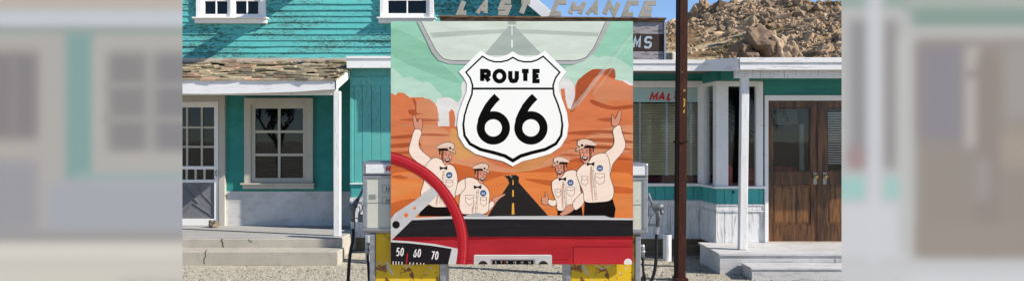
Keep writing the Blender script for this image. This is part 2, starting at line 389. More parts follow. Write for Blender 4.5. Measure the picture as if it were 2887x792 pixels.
hb.add([(x, y, hz(x, y)) for y in hy for x in hx], [(j*len(hx)+i, j*len(hx)+i+1, (j+1)*len(hx)+i+1, (j+1)*len(hx)+i) for j in range(len(hy)-1) for i in range(len(hx)-1)])
tag(hb.build('hill', 'hill_ground', smooth=True), kind='structure')
rb = MB(); cnt = 0
while cnt < 17000:
    y = 62+random.random()**.8*92; px = random.uniform(1820, 2480); x = (px-CX)*y/F
    dens = noise.fractal(Vector((x*.09, y*.09, 7)), 1, 2, 4)
    if y < 118 and px < 2220:                                   # open sandy wash low on the slope
        if dens < .42+.5*(118-y)/55 and random.random() < .96: continue
    elif dens < -.1 and random.random() < .85: continue
    cnt += 1
    s_ = random.choice([.07, .09, .12, .15, .2, .29]) * (1 if random.random() < .95 else random.uniform(1.7, 3.2))*(.75+.4*(y-60)/90)
    g = random.uniform(.26, .42); dk = .62+.38*min(1, max(0, (noise.fractal(Vector((x*.07, y*.07, 21)), 1, 2, 4)+.35)*1.8)); g *= dk
    rb.t = (g*1.42, g*1.0, g*.62) if random.random() > .25 else (g*.75, g*.54, g*.36)
    rb.rock((x, y, hz(x, y)+s_*.25), s_, cnt % 97, 1, random.uniform(.7, 1.3), .45)
tag(rb.build('boulder_field', 'rock'), 'tan broken rocks strewn all over the desert hillside', 'rocks', kind='stuff')
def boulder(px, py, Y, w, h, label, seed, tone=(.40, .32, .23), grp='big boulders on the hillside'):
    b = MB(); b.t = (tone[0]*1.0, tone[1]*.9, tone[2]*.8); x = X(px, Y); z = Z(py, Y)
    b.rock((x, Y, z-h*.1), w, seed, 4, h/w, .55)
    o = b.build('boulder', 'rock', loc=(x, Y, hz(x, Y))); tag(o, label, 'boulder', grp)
boulder(2135, 140, 76, 1.75, 1.75, 'largest boulder of the outcrop above the white roof, shade painted into its tone', 3, (.22, .17, .13))  # shaded side of the outcrop painted in as a darker rock tone
boulder(2098, 152, 75, 1.15, 1.0, 'low boulder at the left end of the outcrop, shade painted into its tone', 5, (.22, .17, .13))  # same painted shade as the largest boulder
boulder(2196, 138, 74.6, .8, 1.35, 'upright slab boulder in the middle of the outcrop, sunlight painted into its pale tone', 8, (.46, .37, .28))  # sunlit look painted in as a paler rock tone
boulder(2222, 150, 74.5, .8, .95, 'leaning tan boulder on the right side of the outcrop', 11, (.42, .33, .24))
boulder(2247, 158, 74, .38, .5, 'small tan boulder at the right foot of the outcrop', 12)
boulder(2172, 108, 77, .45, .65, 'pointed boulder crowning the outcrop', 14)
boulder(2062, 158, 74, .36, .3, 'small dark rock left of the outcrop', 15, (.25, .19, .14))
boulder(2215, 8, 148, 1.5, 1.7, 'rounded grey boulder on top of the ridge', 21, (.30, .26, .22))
boulder(2240, 12, 147, 1.0, 1.5, 'upright boulder right of the rounded one on the ridge', 23, (.36, .3, .23))
boulder(2195, 12, 148, .9, 1.2, 'narrow boulder left of the rounded one on the ridge', 24, (.33, .27, .2))
boulder(1980, 20, 149, 1.0, 1.2, 'pale pointed rock on the left shoulder of the ridge', 27)
boulder(1962, 30, 149, .7, 1.0, 'small pale rock low on the left shoulder of the ridge', 28)
boulder(2327, 22, 149, 1.3, .9, 'broad tan boulder on the right end of the ridge', 29)
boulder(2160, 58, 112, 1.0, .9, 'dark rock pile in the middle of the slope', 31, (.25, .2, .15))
boulder(2115, 70, 108, .8, .8, 'tan rock above the sandy patch', 33)
# shrubs
def shrub_mesh():
    b = MB()
    for i in range(420):
        a = random.random()*6.28; r = random.random()**.6; z = random.random()*(1-r*.6)*.5
        x, y = math.cos(a)*r, math.sin(a)*r; g = random.uniform(.5, 1.2); b.t = (.115*g, .105*g, .05*g)
        d = Vector((x*.5+random.uniform(-.3, .3), y*.5+random.uniform(-.3, .3), random.uniform(.3, 1))).normalized()*.16; s_ = Vector((-d.y, d.x, .02)).normalized()*.03
        p = Vector((x, y, z)); b.add([p-s_, p+s_, p+d], [(0, 1, 2)])
    o = b.build('desert_shrub', 'leafy'); return o
sh0 = shrub_mesh(); spots = [(2062, 118, 100, 1.9), (2048, 133, 92, 1.5), (2078, 136, 90, 1.6), (2030, 143, 86, 1.5), (2012, 122, 98, 1.0), (2005, 150, 84, .9),
    (2140, 70, 112, 1.5), (2098, 88, 106, 1.0), (2127, 95, 108, 1.3), (1956, 145, 84, 1.0), (1990, 132, 92, .9), (2105, 115, 98, .8), (2150, 80, 112, .9), (2085, 82, 110, 1.1), (2300, 70, 118, 1.4), (2290, 130, 90, 1.3), (2350, 60, 125, 1.6)]
where = ['widest olive shrub on the sandy patch', 'brown shrub below the widest one', 'brown shrub right below the widest one', 'low shrub on the left of the track', 'small shrub at the left edge of the sand',
    'tiny shrub just above the roofline', 'shrub high on the slope under the rock pile', 'small shrub on the upper sand', 'shrub on the upper sand near the outcrop', 'shrub right of the rusty pole near the roofline', 'small shrub in the pale wash',
    'shrub touching the top of the outcrop', 'small shrub beside the high slope shrub', 'shrub left of the tan rock', 'shrub on the right upper slope', 'shrub right of the outcrop', 'shrub far right below the ridge']
for i, (px, py, Y, s_) in enumerate(spots):
    o = sh0 if i == 0 else sh0.copy()
    if i: C.objects.link(o)
    x = X(px, Y); o.location = (x, Y, hz(x, Y)); o.scale = (s_, s_, s_); o.rotation_euler.z = i*1.3
    tag(o, where[i], 'shrub', 'dry shrubs on the hillside')

# ================================================================== TURQUOISE HOUSE
YW = 13.79
house = thing('wooden_house', 'turquoise two storey wooden house with peeling siding and a shingled porch', 'house', (-3.6, YW, 0))
# upper windows
def px_rect(x0, x1, y0, y1, Y): return (X(x0, Y), X(x1, Y), Z(y1, Y), Z(y0, Y))
winA = px_rect(557, 752, -170, 52, YW); winB = px_rect(1073, 1224, -170, 52, YW)
ZU0 = Z(166, YW); rake = lambda z: .648-(z-3.91)/math.tan(R(40))
sb = MB(); z = ZU0; row = 0
while z < 7.3:
    z1 = z+.105
    x0 = -7.85+max(0, (z-3.9)/math.tan(R(40))); x1 = min(.66, rake(z)-.02)
    if x1 <= x0+.2: break
    iv = [(x0, x1)]
    for w in (winA, winB):
        if z1 > w[2]-.02 and z < w[3]+.02:
            nv = []
            for a, b in iv:
                if w[0]+.03 > a and w[1]-.03 < b: nv += [(a, w[0]+.03), (w[1]-.03, b)]
                else: nv.append((a, b))
            iv = nv
    for a, b in iv:
        joints = [a]; q = a+random.uniform(.8, 2.4)
        while q < b-.3: joints.append(q); q += random.uniform(1.2, 3.0)
        joints.append(b)
        for p, q in zip(joints[:-1], joints[1:]):
            nseg = max(1, int((q-p)/.25)); off = random.uniform(-.002, .003); prev = None
            vs = []; fs = []
            for k in range(nseg+1):
                xx = p+.0015+(q-p-.003)*k/nseg; w_ = noise.noise(Vector((xx*1.7, z*9, 2)))*.006; d_ = noise.noise(Vector((xx*1.1, z*5, 8)))*.005
                yb = YW-.027-off-d_; zb = z+w_
                vs += [(xx, YW-.001, z1+.012), (xx, YW-.006, z1+.012), (xx, yb, zb), (xx, YW-.001, zb)]
            for k in range(nseg):
                c = k*4
                for e in range(4): fs.append((c+e, c+4+e, c+4+(e+1) % 4, c+(e+1) % 4))
            fs.append((0, 1, 2, 3)); c = nseg*4; fs.append((c+3, c+2, c+1, c)); sb.add(vs, fs)
    z = z1
sb.build('siding', 'teal_siding', house)
# wall core behind siding + sides
core = MB(); grid_wall(core, -7.85, .66, ZU0-.1, 3.88, YW, YW+.12, [(w[0]+.05, w[1]-.05, w[2]+.03, w[3]) for w in (winA, winB)])
core.box(-7.85, winA[0]+.05, YW, YW+.12, 3.881, 4.6); core.box(winA[1]-.05, winB[0]+.05, YW, YW+.12, 3.881, 5.2)
core.box(winB[1]-.05, rake(4.5)-.02, YW, YW+.12, 3.881, 4.5)
core.box(.54, .66, YW+.121, 20, 0, 3.88); core.box(-7.85, -7.73, YW+.121, 20, 0, 3.88); core.box(-7.85, .66, 20.001, 20.12, 0, 3.88)
core.prism([(-6.4, 5.25), (-3.6, 7.2), (-.95, 5.25)], YW, YW+.12)
core.build('wall', 'teal_plain', house)
rf = MB()
for sgn, (xa, za, xb, zb) in ((1, (-3.6, 7.47, .98, 3.63)), (-1, (-3.6, 7.47, -8.2, 3.61))):
    p = [(xa, za), (xb, zb), (xb, zb+.10), (xa, za+.12)] if sgn > 0 else [(xb, zb), (xa, za), (xa, za+.12), (xb, zb+.10)]
    rf.prism(p, YW-.30, 20.4)
rf.build('roof', 'brown_shingle', house)
rk = MB()
rk.prism([(-3.6, 7.33), (1.0, 3.47), (1.0, 3.70), (-3.6, 7.6)], YW-.345, YW-.303); rk.prism([(-8.2, 3.44), (-3.601, 7.33), (-3.601, 7.6), (-8.2, 3.7)], YW-.345, YW-.303)
rk.build('rake_board', 'white_trim', house, .004)
bm_ = MB(); bm_.box(X(925, YW)-.02, X(925, YW)+.22, YW-1.35, YW-.02, 4.78, 4.96); bm_.build('shadow_beam', 'weathered_wood', house, .01)  # unseen beam added to cast the diagonal shadow on the siding
# rear wing roof seen right of the rake
rw = MB(); rw.box(.70, 1.02, 17.0, 20, 0, 4.3); rw.build('rear_roof', 'brown_shingle', house)
# pale trim board over porch roof
tb = MB(); tb.box(-7.85, X(977, YW)+.1, YW-.045, YW-.002, Z(177, YW)+.005, Z(165, YW)); tb.build('trim_board', 'pale_board', house, .003)

def sash_window(root, rect, Y, frame, fmat, cols, rows, sill=True, mull=False, bar=.022, name='window', glassm='glass_dark', back=True, sash=.05, sillpx=.08):
    """window: casing frame + sash bars + glass (sub-parts of the window frame part)"""
    x0, x1, z0, z1 = rect; f = MB()
    f.box(x0, x0+frame, Y-.055, Y+.04, z0, z1); f.box(x1-frame, x1, Y-.055, Y+.04, z0, z1)
    f.box(x0+frame, x1-frame, Y-.058, Y+.04, z1-frame, z1)
    w = f.build(name, fmat, root, .004)
    s = MB(); a, b, c, d = x0+frame, x1-frame, z0, z1-frame
    units = [(a, b)] if not mull else [(a, (a+b)/2-.02), ((a+b)/2+.02, b)]
    if mull: s.box((a+b)/2-.0195, (a+b)/2+.0195, Y-.045, Y+.03, c, d)
    for (u0, u1) in units:
        s.box(u0, u0+sash, Y-.02, Y+.02, c, d); s.box(u1-sash, u1, Y-.02, Y+.02, c, d)
        s.box(u0+sash, u1-sash, Y-.02, Y+.02, c, c+sash*1.3); s.box(u0+sash, u1-sash, Y-.02, Y+.02, d-sash, d)
        for i in range(1, cols):
            xx = u0+sash+(u1-u0-2*sash)*i/cols; s.box(xx-bar/2, xx+bar/2, Y-.014, Y+.012, c+sash*1.3, d-sash)
        for i in range(1, rows):
            zz = c+sash*1.3+(d-c-2.3*sash)*i/rows; s.box(u0+sash, u1-sash, Y-.012, Y+.010, zz-bar/2, zz+bar/2)
    s.build('sash', fmat, w, .003)
    g = MB(); g.box(a+.01, b-.01, Y+.013, Y+.017, c+.02, d-.01); g.build('glass', glassm, w)
    if sill:
        k = MB(); k.box(x0-.045, x1+.045, Y-.13, Y+.02, z0-.028, z0); k.box(x0-.02, x1+.02, Y-.075, Y-.001, z0-.10, z0-.029)
        k.build('sill', fmat, w, .006)
    if back:
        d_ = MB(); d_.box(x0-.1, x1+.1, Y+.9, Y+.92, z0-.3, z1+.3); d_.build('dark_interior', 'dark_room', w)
    return w
wA = sash_window(house, (winA[0], winA[1], winA[2], winA[3]), YW-.02, .085, 'white_trim', 2, 5, mull=True)
wB = sash_window(house, (winB[0], winB[1], winB[2], winB[3]), YW-.02, .075, 'white_trim', 2, 5, mull=False, sash=.06)
# porch wall
ZD = .323
pw = px_rect(692, 885, 277, 515, YW); dr = (X(470, YW), X(638, YW), ZD, Z(270, YW))
ZDA = Z(539, YW); ZPT = Z(180, YW)-.02
a = MB(); grid_wall(a, -7.85, X(1015, YW), ZDA+.001, ZPT, YW, YW+.12, [(pw[0]+.05, pw[1]-.05, pw[2]+.02, pw[3]-.02), (dr[0]+.02, dr[1]-.02, 0, dr[3]-.02)])
a.build('porch_wall', 'teal_plain', house)
a = MB(); grid_wall(a, -7.85, X(1015, YW), 0, ZDA, YW-.012, YW+.12, [(dr[0]+.02, dr[1]-.02, 0, 9)])
a.build('dado', 'dado', house)
w = sash_window(house, (pw[0], pw[1], pw[2], pw[3]), YW-.02, .115, 'cream_trim', 2, 3, bar=.045, sash=.065)
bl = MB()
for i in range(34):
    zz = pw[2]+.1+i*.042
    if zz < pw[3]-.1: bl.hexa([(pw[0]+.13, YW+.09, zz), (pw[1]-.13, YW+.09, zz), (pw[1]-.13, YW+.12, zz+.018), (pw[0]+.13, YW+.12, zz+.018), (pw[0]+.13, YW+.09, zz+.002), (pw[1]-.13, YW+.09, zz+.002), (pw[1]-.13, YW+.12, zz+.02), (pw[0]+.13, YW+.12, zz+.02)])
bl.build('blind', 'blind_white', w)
# screen door
cas = MB(); cas.box(dr[1]-.105, dr[1], YW-.07, YW+.02, ZD, dr[3]); cas.box(dr[0], dr[0]+.105, YW-.07, YW+.02, ZD, dr[3]); cas.box(dr[0]+.105, dr[1]-.105, YW-.073, YW+.02, dr[3]-.10, dr[3])
cas.build('door_frame', 'cream_trim', house, .004)
YD = YW-.03; dz = lambda py: Z(py, YD); dx = lambda px: X(px, YD)
sd = MB(); L, Rr_ = dx(489), dx(617)
sd.box(L, L+.075, YD-.02, YD+.02, ZD+.015, dz(287)); sd.box(Rr_-.075, Rr_, YD-.02, YD+.02, ZD+.015, dz(287))
for a_, b_ in ((287, 303), (468, 477), (506, 514), (616, 635)): sd.box(L+.075, Rr_-.075, YD-.019, YD+.019, dz(b_), dz(a_))
door = sd.build('screen_door', 'white_trim', house, .003)
s = MB()
for px in (528, 569.5): s.box(dx(px)-.016, dx(px)+.016, YD-.012, YD+.012, dz(468), dz(303))
for py in (359.5, 414): s.box(L+.075, Rr_-.075, YD-.010, YD+.010, dz(py)-.016, dz(py)+.016)
for px in (527, 552, 577): s.box(dx(px)-.018, dx(px)+.018, YD-.012, YD+.012, dz(506), dz(477))
s.build('glazing_bar', 'cream_trim', door)
s = MB(); s.box(L+.07, Rr_-.07, YD+.012, YD+.016, dz(616), dz(303)); s.build('screen_mesh', 'screen_grey' , door) if False else None
s = MB(); s.box(L+.07, Rr_-.07, YD+.006, YD+.012, dz(616), dz(514)); s.build('lower_panel', 'screen_grey', door)
s = MB()
def bar2(mb, p, q, w_, Y, th=.006):
    vs, fs = strip([(X(p[0], Y), Z(p[1], Y)), (X(q[0], Y), Z(q[1], Y))], w_); P_ = [vs[0], vs[1], vs[3], vs[2]]
    mb.prism([(v.x, v.y) for v in P_], Y-th, Y+th*.5)
for k, (p, q) in enumerate((((515, 560), (570, 518)), ((545, 518), (604, 580)), ((516, 600), (545, 570)), ((545, 572), (603, 610)), ((515, 522), (560, 572)))): bar2(s, p, q, .012, YD+.001, .006+.0015*k)
s.build('cross_brace', 'screen_grey', door)
s = MB(); s.box(L+.07, Rr_-.07, YD+.013, YD+.016, dz(514), dz(303)); s.build('glass', 'glass_dark', door)
s = MB(); s.tube([(Rr_-.035, YD-.02, dz(496)), (Rr_-.035, YD-.05, dz(492)), (Rr_-.035, YD-.05, dz(484)), (Rr_-.035, YD-.02, dz(480))], .008); s.build('handle', 'nozzle_grey', door)
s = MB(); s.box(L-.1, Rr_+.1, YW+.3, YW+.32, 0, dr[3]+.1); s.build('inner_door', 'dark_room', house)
# porch deck + step
a = MB(); a.box(-7.85, -2.575, 11.99, YW-.013, .02, ZD); a.build('porch_floor', 'concrete', house, .012)
a = MB(); a.box(-7.85, -2.53, 11.56, 11.989, -.02, .19); a.build('step', 'concrete', house, .014)
a = MB(); a.box(-7.8, -2.60, 12.02, YW-.02, ZD+.001, ZD+.004); a.build('floor_paint', 'deck_floor', house)
ck = MB()
def crack(pts, Y, w_=.006):
    q = [(X(p[0], Y), Z(p[1], Y)) for p in pts]; vs, fs = strip(q, w_)
    n = len(q); poly = [(v.x, v.y) for v in vs[:n]]+[(v.x, v.y) for v in reversed(vs[n:])]; ck = MB(); ck.prism(poly, Y-.002, Y+.004); ck.build('crack', 'crack_dark', house)
crack([(627, 672), (624, 679), (629, 684), (627, 690), (631, 696)], 11.99, .014); crack([(583, 703), (578, 712), (580, 722), (574, 731), (577, 743)], 11.56, .010)
crack([(700, 674), (705, 680), (712, 681)], 11.99, .009)
# porch post, beam, roof
a = MB(); Yp = 12.26; x0, x1 = X(940, Yp), X(958.5, Yp); a.box(x0, x1, Yp, Yp+.1, ZD+.004, 2.56); a.build('porch_post', 'white_post', house, .006)
a = MB(); n = 40
for i in range(n):                                              # sagging eave board
    xa = -7.9+(5.22)*i/n; xb = -7.9+5.22*(i+1)/n
    sag = lambda x: 2.525+.018*math.sin(x*1.7)+(.035*max(0, (x+3.3)/.6) if x > -3.3 else 0)
    a.hexa([(xa, 12.10, sag(xa)), (xb, 12.10, sag(xb)), (xb, 12.14, sag(xb)), (xa, 12.14, sag(xa)), (xa, 12.10, 2.722), (xb, 12.10, 2.722), (xb, 12.14, 2.722), (xa, 12.14, 2.722)])
a.build('eave_board', 'white_fascia', house)
a = MB(); a.box(-7.9, -2.70, 12.27, 12.35, 2.50, 2.62); a.build('porch_beam', 'white_trim', house, .004)
a = MB(); a.hexa([(-2.70, 12.10, 2.57), (-2.665, 12.10, 2.57), (-2.665, 13.08, 2.83), (-2.70, 13.08, 2.83), (-2.70, 12.10, 2.72), (-2.665, 12.10, 2.72), (-2.665, 13.08, 2.975), (-2.70, 13.08, 2.975)])
a.build('rake_end', 'white_trim', house, .003)
a = MB(); a.hexa([(-7.9, 12.142, 2.65), (-2.71, 12.142, 2.65), (-2.71, YW-.02, 3.08), (-7.9, YW-.02, 3.08), (-7.9, 12.142, 2.69), (-2.71, 12.142, 2.69), (-2.71, YW-.02, 3.12), (-7.9, YW-.02, 3.12)])
pr = a.build('porch_roof', 'weathered_wood', house)
a = MB(); rows = 11; sl = .43/1.67
for r_ in range(rows+1):
    y0 = 12.10+r_*.15; x = -6.9+random.uniform(-.1, 0)
    while x < -2.66:
        w_ = random.uniform(.12, .34); xe = min(x+w_, -2.655)
        yj = y0+random.uniform(-.03, .025)*(r_ > 0)-.03*(r_ == 0); L_ = random.uniform(.22, .29); th = random.uniform(.014, .03)
        if random.random() < .06: x = xe; continue
        zf = lambda y: 2.70+(y-12.10)*sl
        lm = .008 if r_ == 0 else .04; l0, l1 = random.uniform(0, lm), random.uniform(0, lm); tw = random.uniform(-.02, .02)
        tl = .016
        yk = min(yj+L_, YW-.03)
        g = random.uniform(.75, 1.25)
        base = random.choice([(.29, .24, .155), (.37, .30, .19), (.20, .17, .12), (.42, .35, .235)])
        if random.random() < .09: base = (.45, .29, .20)
        a.t = tuple(c*g for c in base)
        b0, b1 = zf(yj)+.012+l0, zf(yj+tw)+.012+l1; c0 = zf(yk)+.003
        a.hexa([(x+.004, yj, b0), (xe-.004, yj+tw, b1), (xe-.004, yk, c0), (x+.004, yk, c0), (x+.004, yj, b0+th), (xe-.004, yj+tw, b1+th), (xe-.004, yk, c0+th*.6), (x+.004, yk, c0+th*.6)])
        x = xe
a.build('shingles', 'shingle', pr)
# stone by the screen door
a = MB(); a.t = (.22, .18, .13); a.rock((X(602, 13.5), 13.5, ZD+.06), .10, 4, 3, .65, .3, (1.0, .7, 1)); o = a.build('doorstop_stone', 'rock', loc=(X(602, 13.5), 13.5, ZD)); tag(o, 'rough brown stone on the porch at the foot of the screen door', 'stone')

# ================================================================== DINER
diner = thing('diner_building', 'low flat roofed turquoise and white diner with a bay window and wooden double doors', 'diner', (2.0, 12.5, 0))
# left board and batten section
YB = 13.1; xl = -2.665; xr_ = 1.29
a = MB(); a.box(xl, xr_, YB, YB+.12, .2, 3.0); a.build('wall', 'teal_boards', diner)
a = MB(); xs_ = [X(p, YB) for p in (987, 999, 1022, 1048, 1074, 1100, 1126, 1152)]+[X(1178+26*i, YB) for i in range(10)]
ztop, zmid = Z(243, YB), Z(515, YB)
for p, q in zip(xs_[:-1], xs_[1:]): a.box(p+.003, q-.003, YB-.018-random.random()*.003, YB-.001, zmid, ztop)
a.box(xl, xr_, YB-.024, YB-.001, ztop+.001, Z(218, YB)); a.box(xl, xs_[1]-.02, YB-.03, YB-.0185, zmid+.02, ztop-.002)
a.build('wall_board', 'teal_boards', diner, .003)
a = MB(); a.box(xl, xr_, YB-.05, YB-.001, zmid-.022, zmid-.001); a.build('ledge', 'white_trim', diner, .003)
a = MB(); a.box(xl+.02, xr_, YB-.014, YB-.001, Z(556, YB)+.002, zmid-.023); a.build('lower_board', 'teal_panel', diner)
a = MB(); zt, zb_ = Z(556, YB), Z(668, YB)
for i in range(22):
    p = xl+.02+i*.132
    if p+.132 < xr_: a.box(p+.002, p+.130, YB-.02, YB-.001, zb_, zt)
a.box(xl, xr_, YB-.034, YB-.0205, zt-.07, zt); a.box(xl, xr_, YB-.034, YB-.0205, zb_, zb_+.09)
a.build('white_board', 'white_boards', diner, .002)
a = MB(); a.box(xl, xr_, YB+.01, YB+.06, -.02, .199); a.build('plinth', 'plinth_wood', diner, .006)
a = MB(); yf = 12.83; a.box(X(977, yf), xr_+.2, yf, yf+.04, Z(192, yf), Z(166, yf)); a.box(X(976, yf-.02), xr_+.2, yf-.02, yf+.04, Z(166, yf)+.001, Z(158.5, yf-.02))
a.box(X(977, yf)-.005, X(977, yf)+.035, yf+.041, YW-.02, Z(192, yf), Z(159, yf)-.01)
a.build('fascia', 'white_trim', diner, .003)
a = MB(); a.box(X(977, yf)+.036, xr_, yf+.041, 20, Z(192, yf)+.02, Z(166, yf)-.01); a.build('roof', 'tile_grey', diner)
# window wall
YM = 12.5; xm0, xm1 = 1.3, X(1980, YM)
zz = lambda py: Z(py, YM); xx = lambda px: X(px, YM)
glass0, glass1 = xx(1700), xx(1982)-.03
a = MB(); grid_wall(a, xm0, xm1+.04, zz(672), 2.9, YM, YM+.12, [(glass0, glass1, zz(516), zz(248))]); a.box(xm0, xm0+.1, YM+.121, YB+.3, .05, 2.9); a.build('window_wall', 'teal_frieze', diner)
a = MB(); a.box(glass0-.1, xm1, YM-.04, YM+.02, zz(248), zz(229)); a.box(xm1-.07, xm1-.001, YM-.035, YM+.02, zz(515), zz(248)-.001); a.box(glass0-.1, glass0, YM-.035, YM+.02, zz(515), zz(248)-.001)
wf = a.build('window_frame', 'white_trim', diner, .004)
a = MB(); a.box(glass0-.1, xm1, YM-.085, YM-.001, zz(524), zz(516)); a.build('sill', 'white_trim', wf, .004)
a = MB(); a.box(glass0, glass1, YM+.02, YM+.025, zz(516), zz(248)); a.build('glass', 'glass', wf)
a = MB(); a.box(glass0+.003, glass1-.003, YM+.012, YM+.018, zz(288), zz(249)); bp = a.build('painted_band', 'band_pale', wf)
# MALT lettering
a = MB(); xs_ = {'M': (1831, 20), 'A': (1855, 17), 'L': (1880, 11), 'T': (1895, 15)}
for k, (ch, (px, w_)) in enumerate(xs_.items()):
    a = MB()
    for j, q in enumerate(glyph(ch, xx(px), zz(284-k*.7), w_*YM/F*1.05, (23 if ch != 'L' else 21)*YM/F, .022, .25)):
        vs, fs = strip(q, .032+.003*j); a.add([(v.x, YM+.0095-.001*j, v.y) for v in vs], fs)
    a.build('letter', 'red_paint', bp)
a = MB(); z_ = zz(493); sp = .042
while z_ < zz(290):
    a.hexa([(glass0+.02, YM+.06, z_), (glass1-.02, YM+.06, z_), (glass1-.02, YM+.10, z_+.034), (glass0+.02, YM+.10, z_+.034), (glass0+.02, YM+.06, z_+.003), (glass1-.02, YM+.06, z_+.003), (glass1-.02, YM+.10, z_+.037), (glass0+.02, YM+.10, z_+.037)]); z_ += sp
bd = a.build('venetian_blind', 'blind_slat', diner)
a = MB()
for px in (1724, 1806, 1882, 1950): a.box(xx(px)-.022, xx(px)+.015, YM+.05, YM+.054, zz(495), zz(290))
a.build('tape', 'blind_tape', bd)
a = MB(); a.box(glass0, glass1, YM+.04, YM+.10, zz(518), zz(497)); a.build('interior_sill', 'red_strip', diner)
# boards under the window
a = MB(); p = xm0+.05
while p < xm1: q = min(p+.148, xm1-.002); a.box(p+.003, q-.002, YM-.02-random.random()*.004, YM-.001, zz(563), zz(525)); p += .15
a.build('teal_panel', 'teal_panel', diner, .002)
a = MB(); p = xm0+.05
while p < xm1: q = min(p+.226, xm1-.002); a.box(p+.003, q-.002, YM-.02, YM-.001, zz(672), zz(581)); p += .228
a.box(xm0, xm1, YM-.034, YM-.0015, zz(580.5), zz(563.5)); a.box(xm0, xm1, YM-.03, YM-.0205, zz(672), zz(661))
a.build('white_board', 'white_boards', diner, .003)
a = MB(); a.box(xm0, xm1+.1, YM+.05, YM+.1, -.02, zz(672)-.001); a.build('plinth', 'plinth_wood', diner)  # dark strip added where only shade lies under the boards
# bay
YA = 11.9; xb0, xb1 = X(2020, YA), X(2154, YA); za = lambda py: Z(py, YA); xa = lambda px: X(px, YA)
def bay_side(mb, t0, t1, z0, z1, d0=0, d1=.02):
    """slab on the angled side between inner corner (xm1,YM) and front corner (xb0,YA)"""
    P0 = Vector((xm1, YM)); P1 = Vector((xb0, YA)); u = P1-P0; n_ = Vector((-1, 0)) if False else Vector((u.y, -u.x)).normalized()
    if n_.x > 0: n_ = -n_
    A = P0+u*t0; B = P0+u*t1
    q = [A+n_*d1, B+n_*d1, B+n_*d0, A+n_*d0]
    mb.hexa([(q[0].x, q[0].y, z0), (q[1].x, q[1].y, z0), (q[2].x, q[2].y, z0), (q[3].x, q[3].y, z0), (q[0].x, q[0].y, z1), (q[1].x, q[1].y, z1), (q[2].x, q[2].y, z1), (q[3].x, q[3].y, z1)])
zs_ = za(524); zw = za(244); zba = za(683)
a = MB(); a.box(xb0+.02, xb1-.002, YA+.02, YA+.1, zba, zs_-.01); bay_side(a, 0.03, .97, zba, zs_-.01, -.08, -.001); a.build('bay_wall', 'white_boards', diner)
a = MB(); a.box(xb0-.015, xa(2052), YA-.03, YA+.06, zs_, za(229)); a.box(xa(2130), xa(2150), YA-.03, YA+.06, zs_, za(229)); a.box(xa(2052)+.001, xa(2130)-.001, YA-.028, YA+.06, zw, za(229))
a.box(xa(2130)+.02, xa(2150)-.02, YA-.04, YA-.031, zs_, za(232))
bay_side(a, .0, .22, zs_, Z(247, YM), -.06, .022); bay_side(a, .84, .985, zs_, Z(247, YM)+.05, -.06, .020); bay_side(a, .0, .985, Z(247, YM)+.002, za(229), -.06, .024)
bf = a.build('bay_frame', 'white_trim', diner, .003)
a = MB(); a.box(xb0-.05, xb1+.01, YA-.06, YA+.08, za(531), zs_-.001); bay_side(a, -.02, 1.03, za(531), zs_-.001, -.05, .05); a.build('sill', 'white_trim', bf, .003)
a = MB(); a.box(xa(2052), xa(2130), YA+.012, YA+.017, zs_, zw); bay_side(a, .22, .84, zs_, Z(247, YM), -.024, -.02); a.build('glass', 'glass', bf)
a = MB()
for i, (p, q) in enumerate(((2020, 2042), (2043, 2063), (2064, 2106), (2107, 2139), (2140, 2152))): a.box(xa(p)+.001, xa(q), YA-.002-random.random()*.004, YA+.019, za(575), za(532))
for i in range(4): bay_side(a, .02+i*.24, .02+(i+1)*.24-.01, za(573), za(532), 0, .012+.003*(i % 2))
a.build('teal_panel', 'teal_panel', diner, .002)
a = MB()
for i, (p, q) in enumerate(((2020, 2042), (2043, 2063), (2064, 2106), (2107, 2139), (2140, 2161))): a.box(xa(p)+.001, xa(q), YA-.003-random.random()*.004, YA+.019, zba, za(597))
for i in range(4): bay_side(a, .02+i*.24, .02+(i+1)*.24-.01, zba-.0, za(596), 0, .012+.003*(i % 2))
a.box(xb0-.01, xb1+.02, YA-.022, YA+.019, za(579)-.0, za(575.5)); a.box(xb0-.01, xb1+.02, YA-.010, YA+.018, za(592), za(579.5)); a.box(xb0-.01, xb1+.02, YA-.022, YA+.019, za(596.5), za(592.5))
bay_side(a, 0, 1.0, za(592), za(576), 0, .02); bay_side(a, 0, 1.0, zba-.02, zba+.07, .0125, .024)
a.box(xb0-.012, xb0+.03, YA-.012, YA+.0, zba, za(597.5))
a.build('white_board', 'white_boards', diner, .002)
a = MB(); a.tube([(xa(2067), YA-.012, za(541)), (xa(2067), YA+.01, za(541))], .018, 14); a.build('vent_hole', 'rust_dark', diner)
# friezes
a = MB(); a.box(xb0-.03, xb1, YA-.012, YA+.06, za(228.5), 2.84); bay_side(a, 0, 1, za(228.5), 2.84, -.06, .012); a.build('frieze', 'teal_frieze', diner)
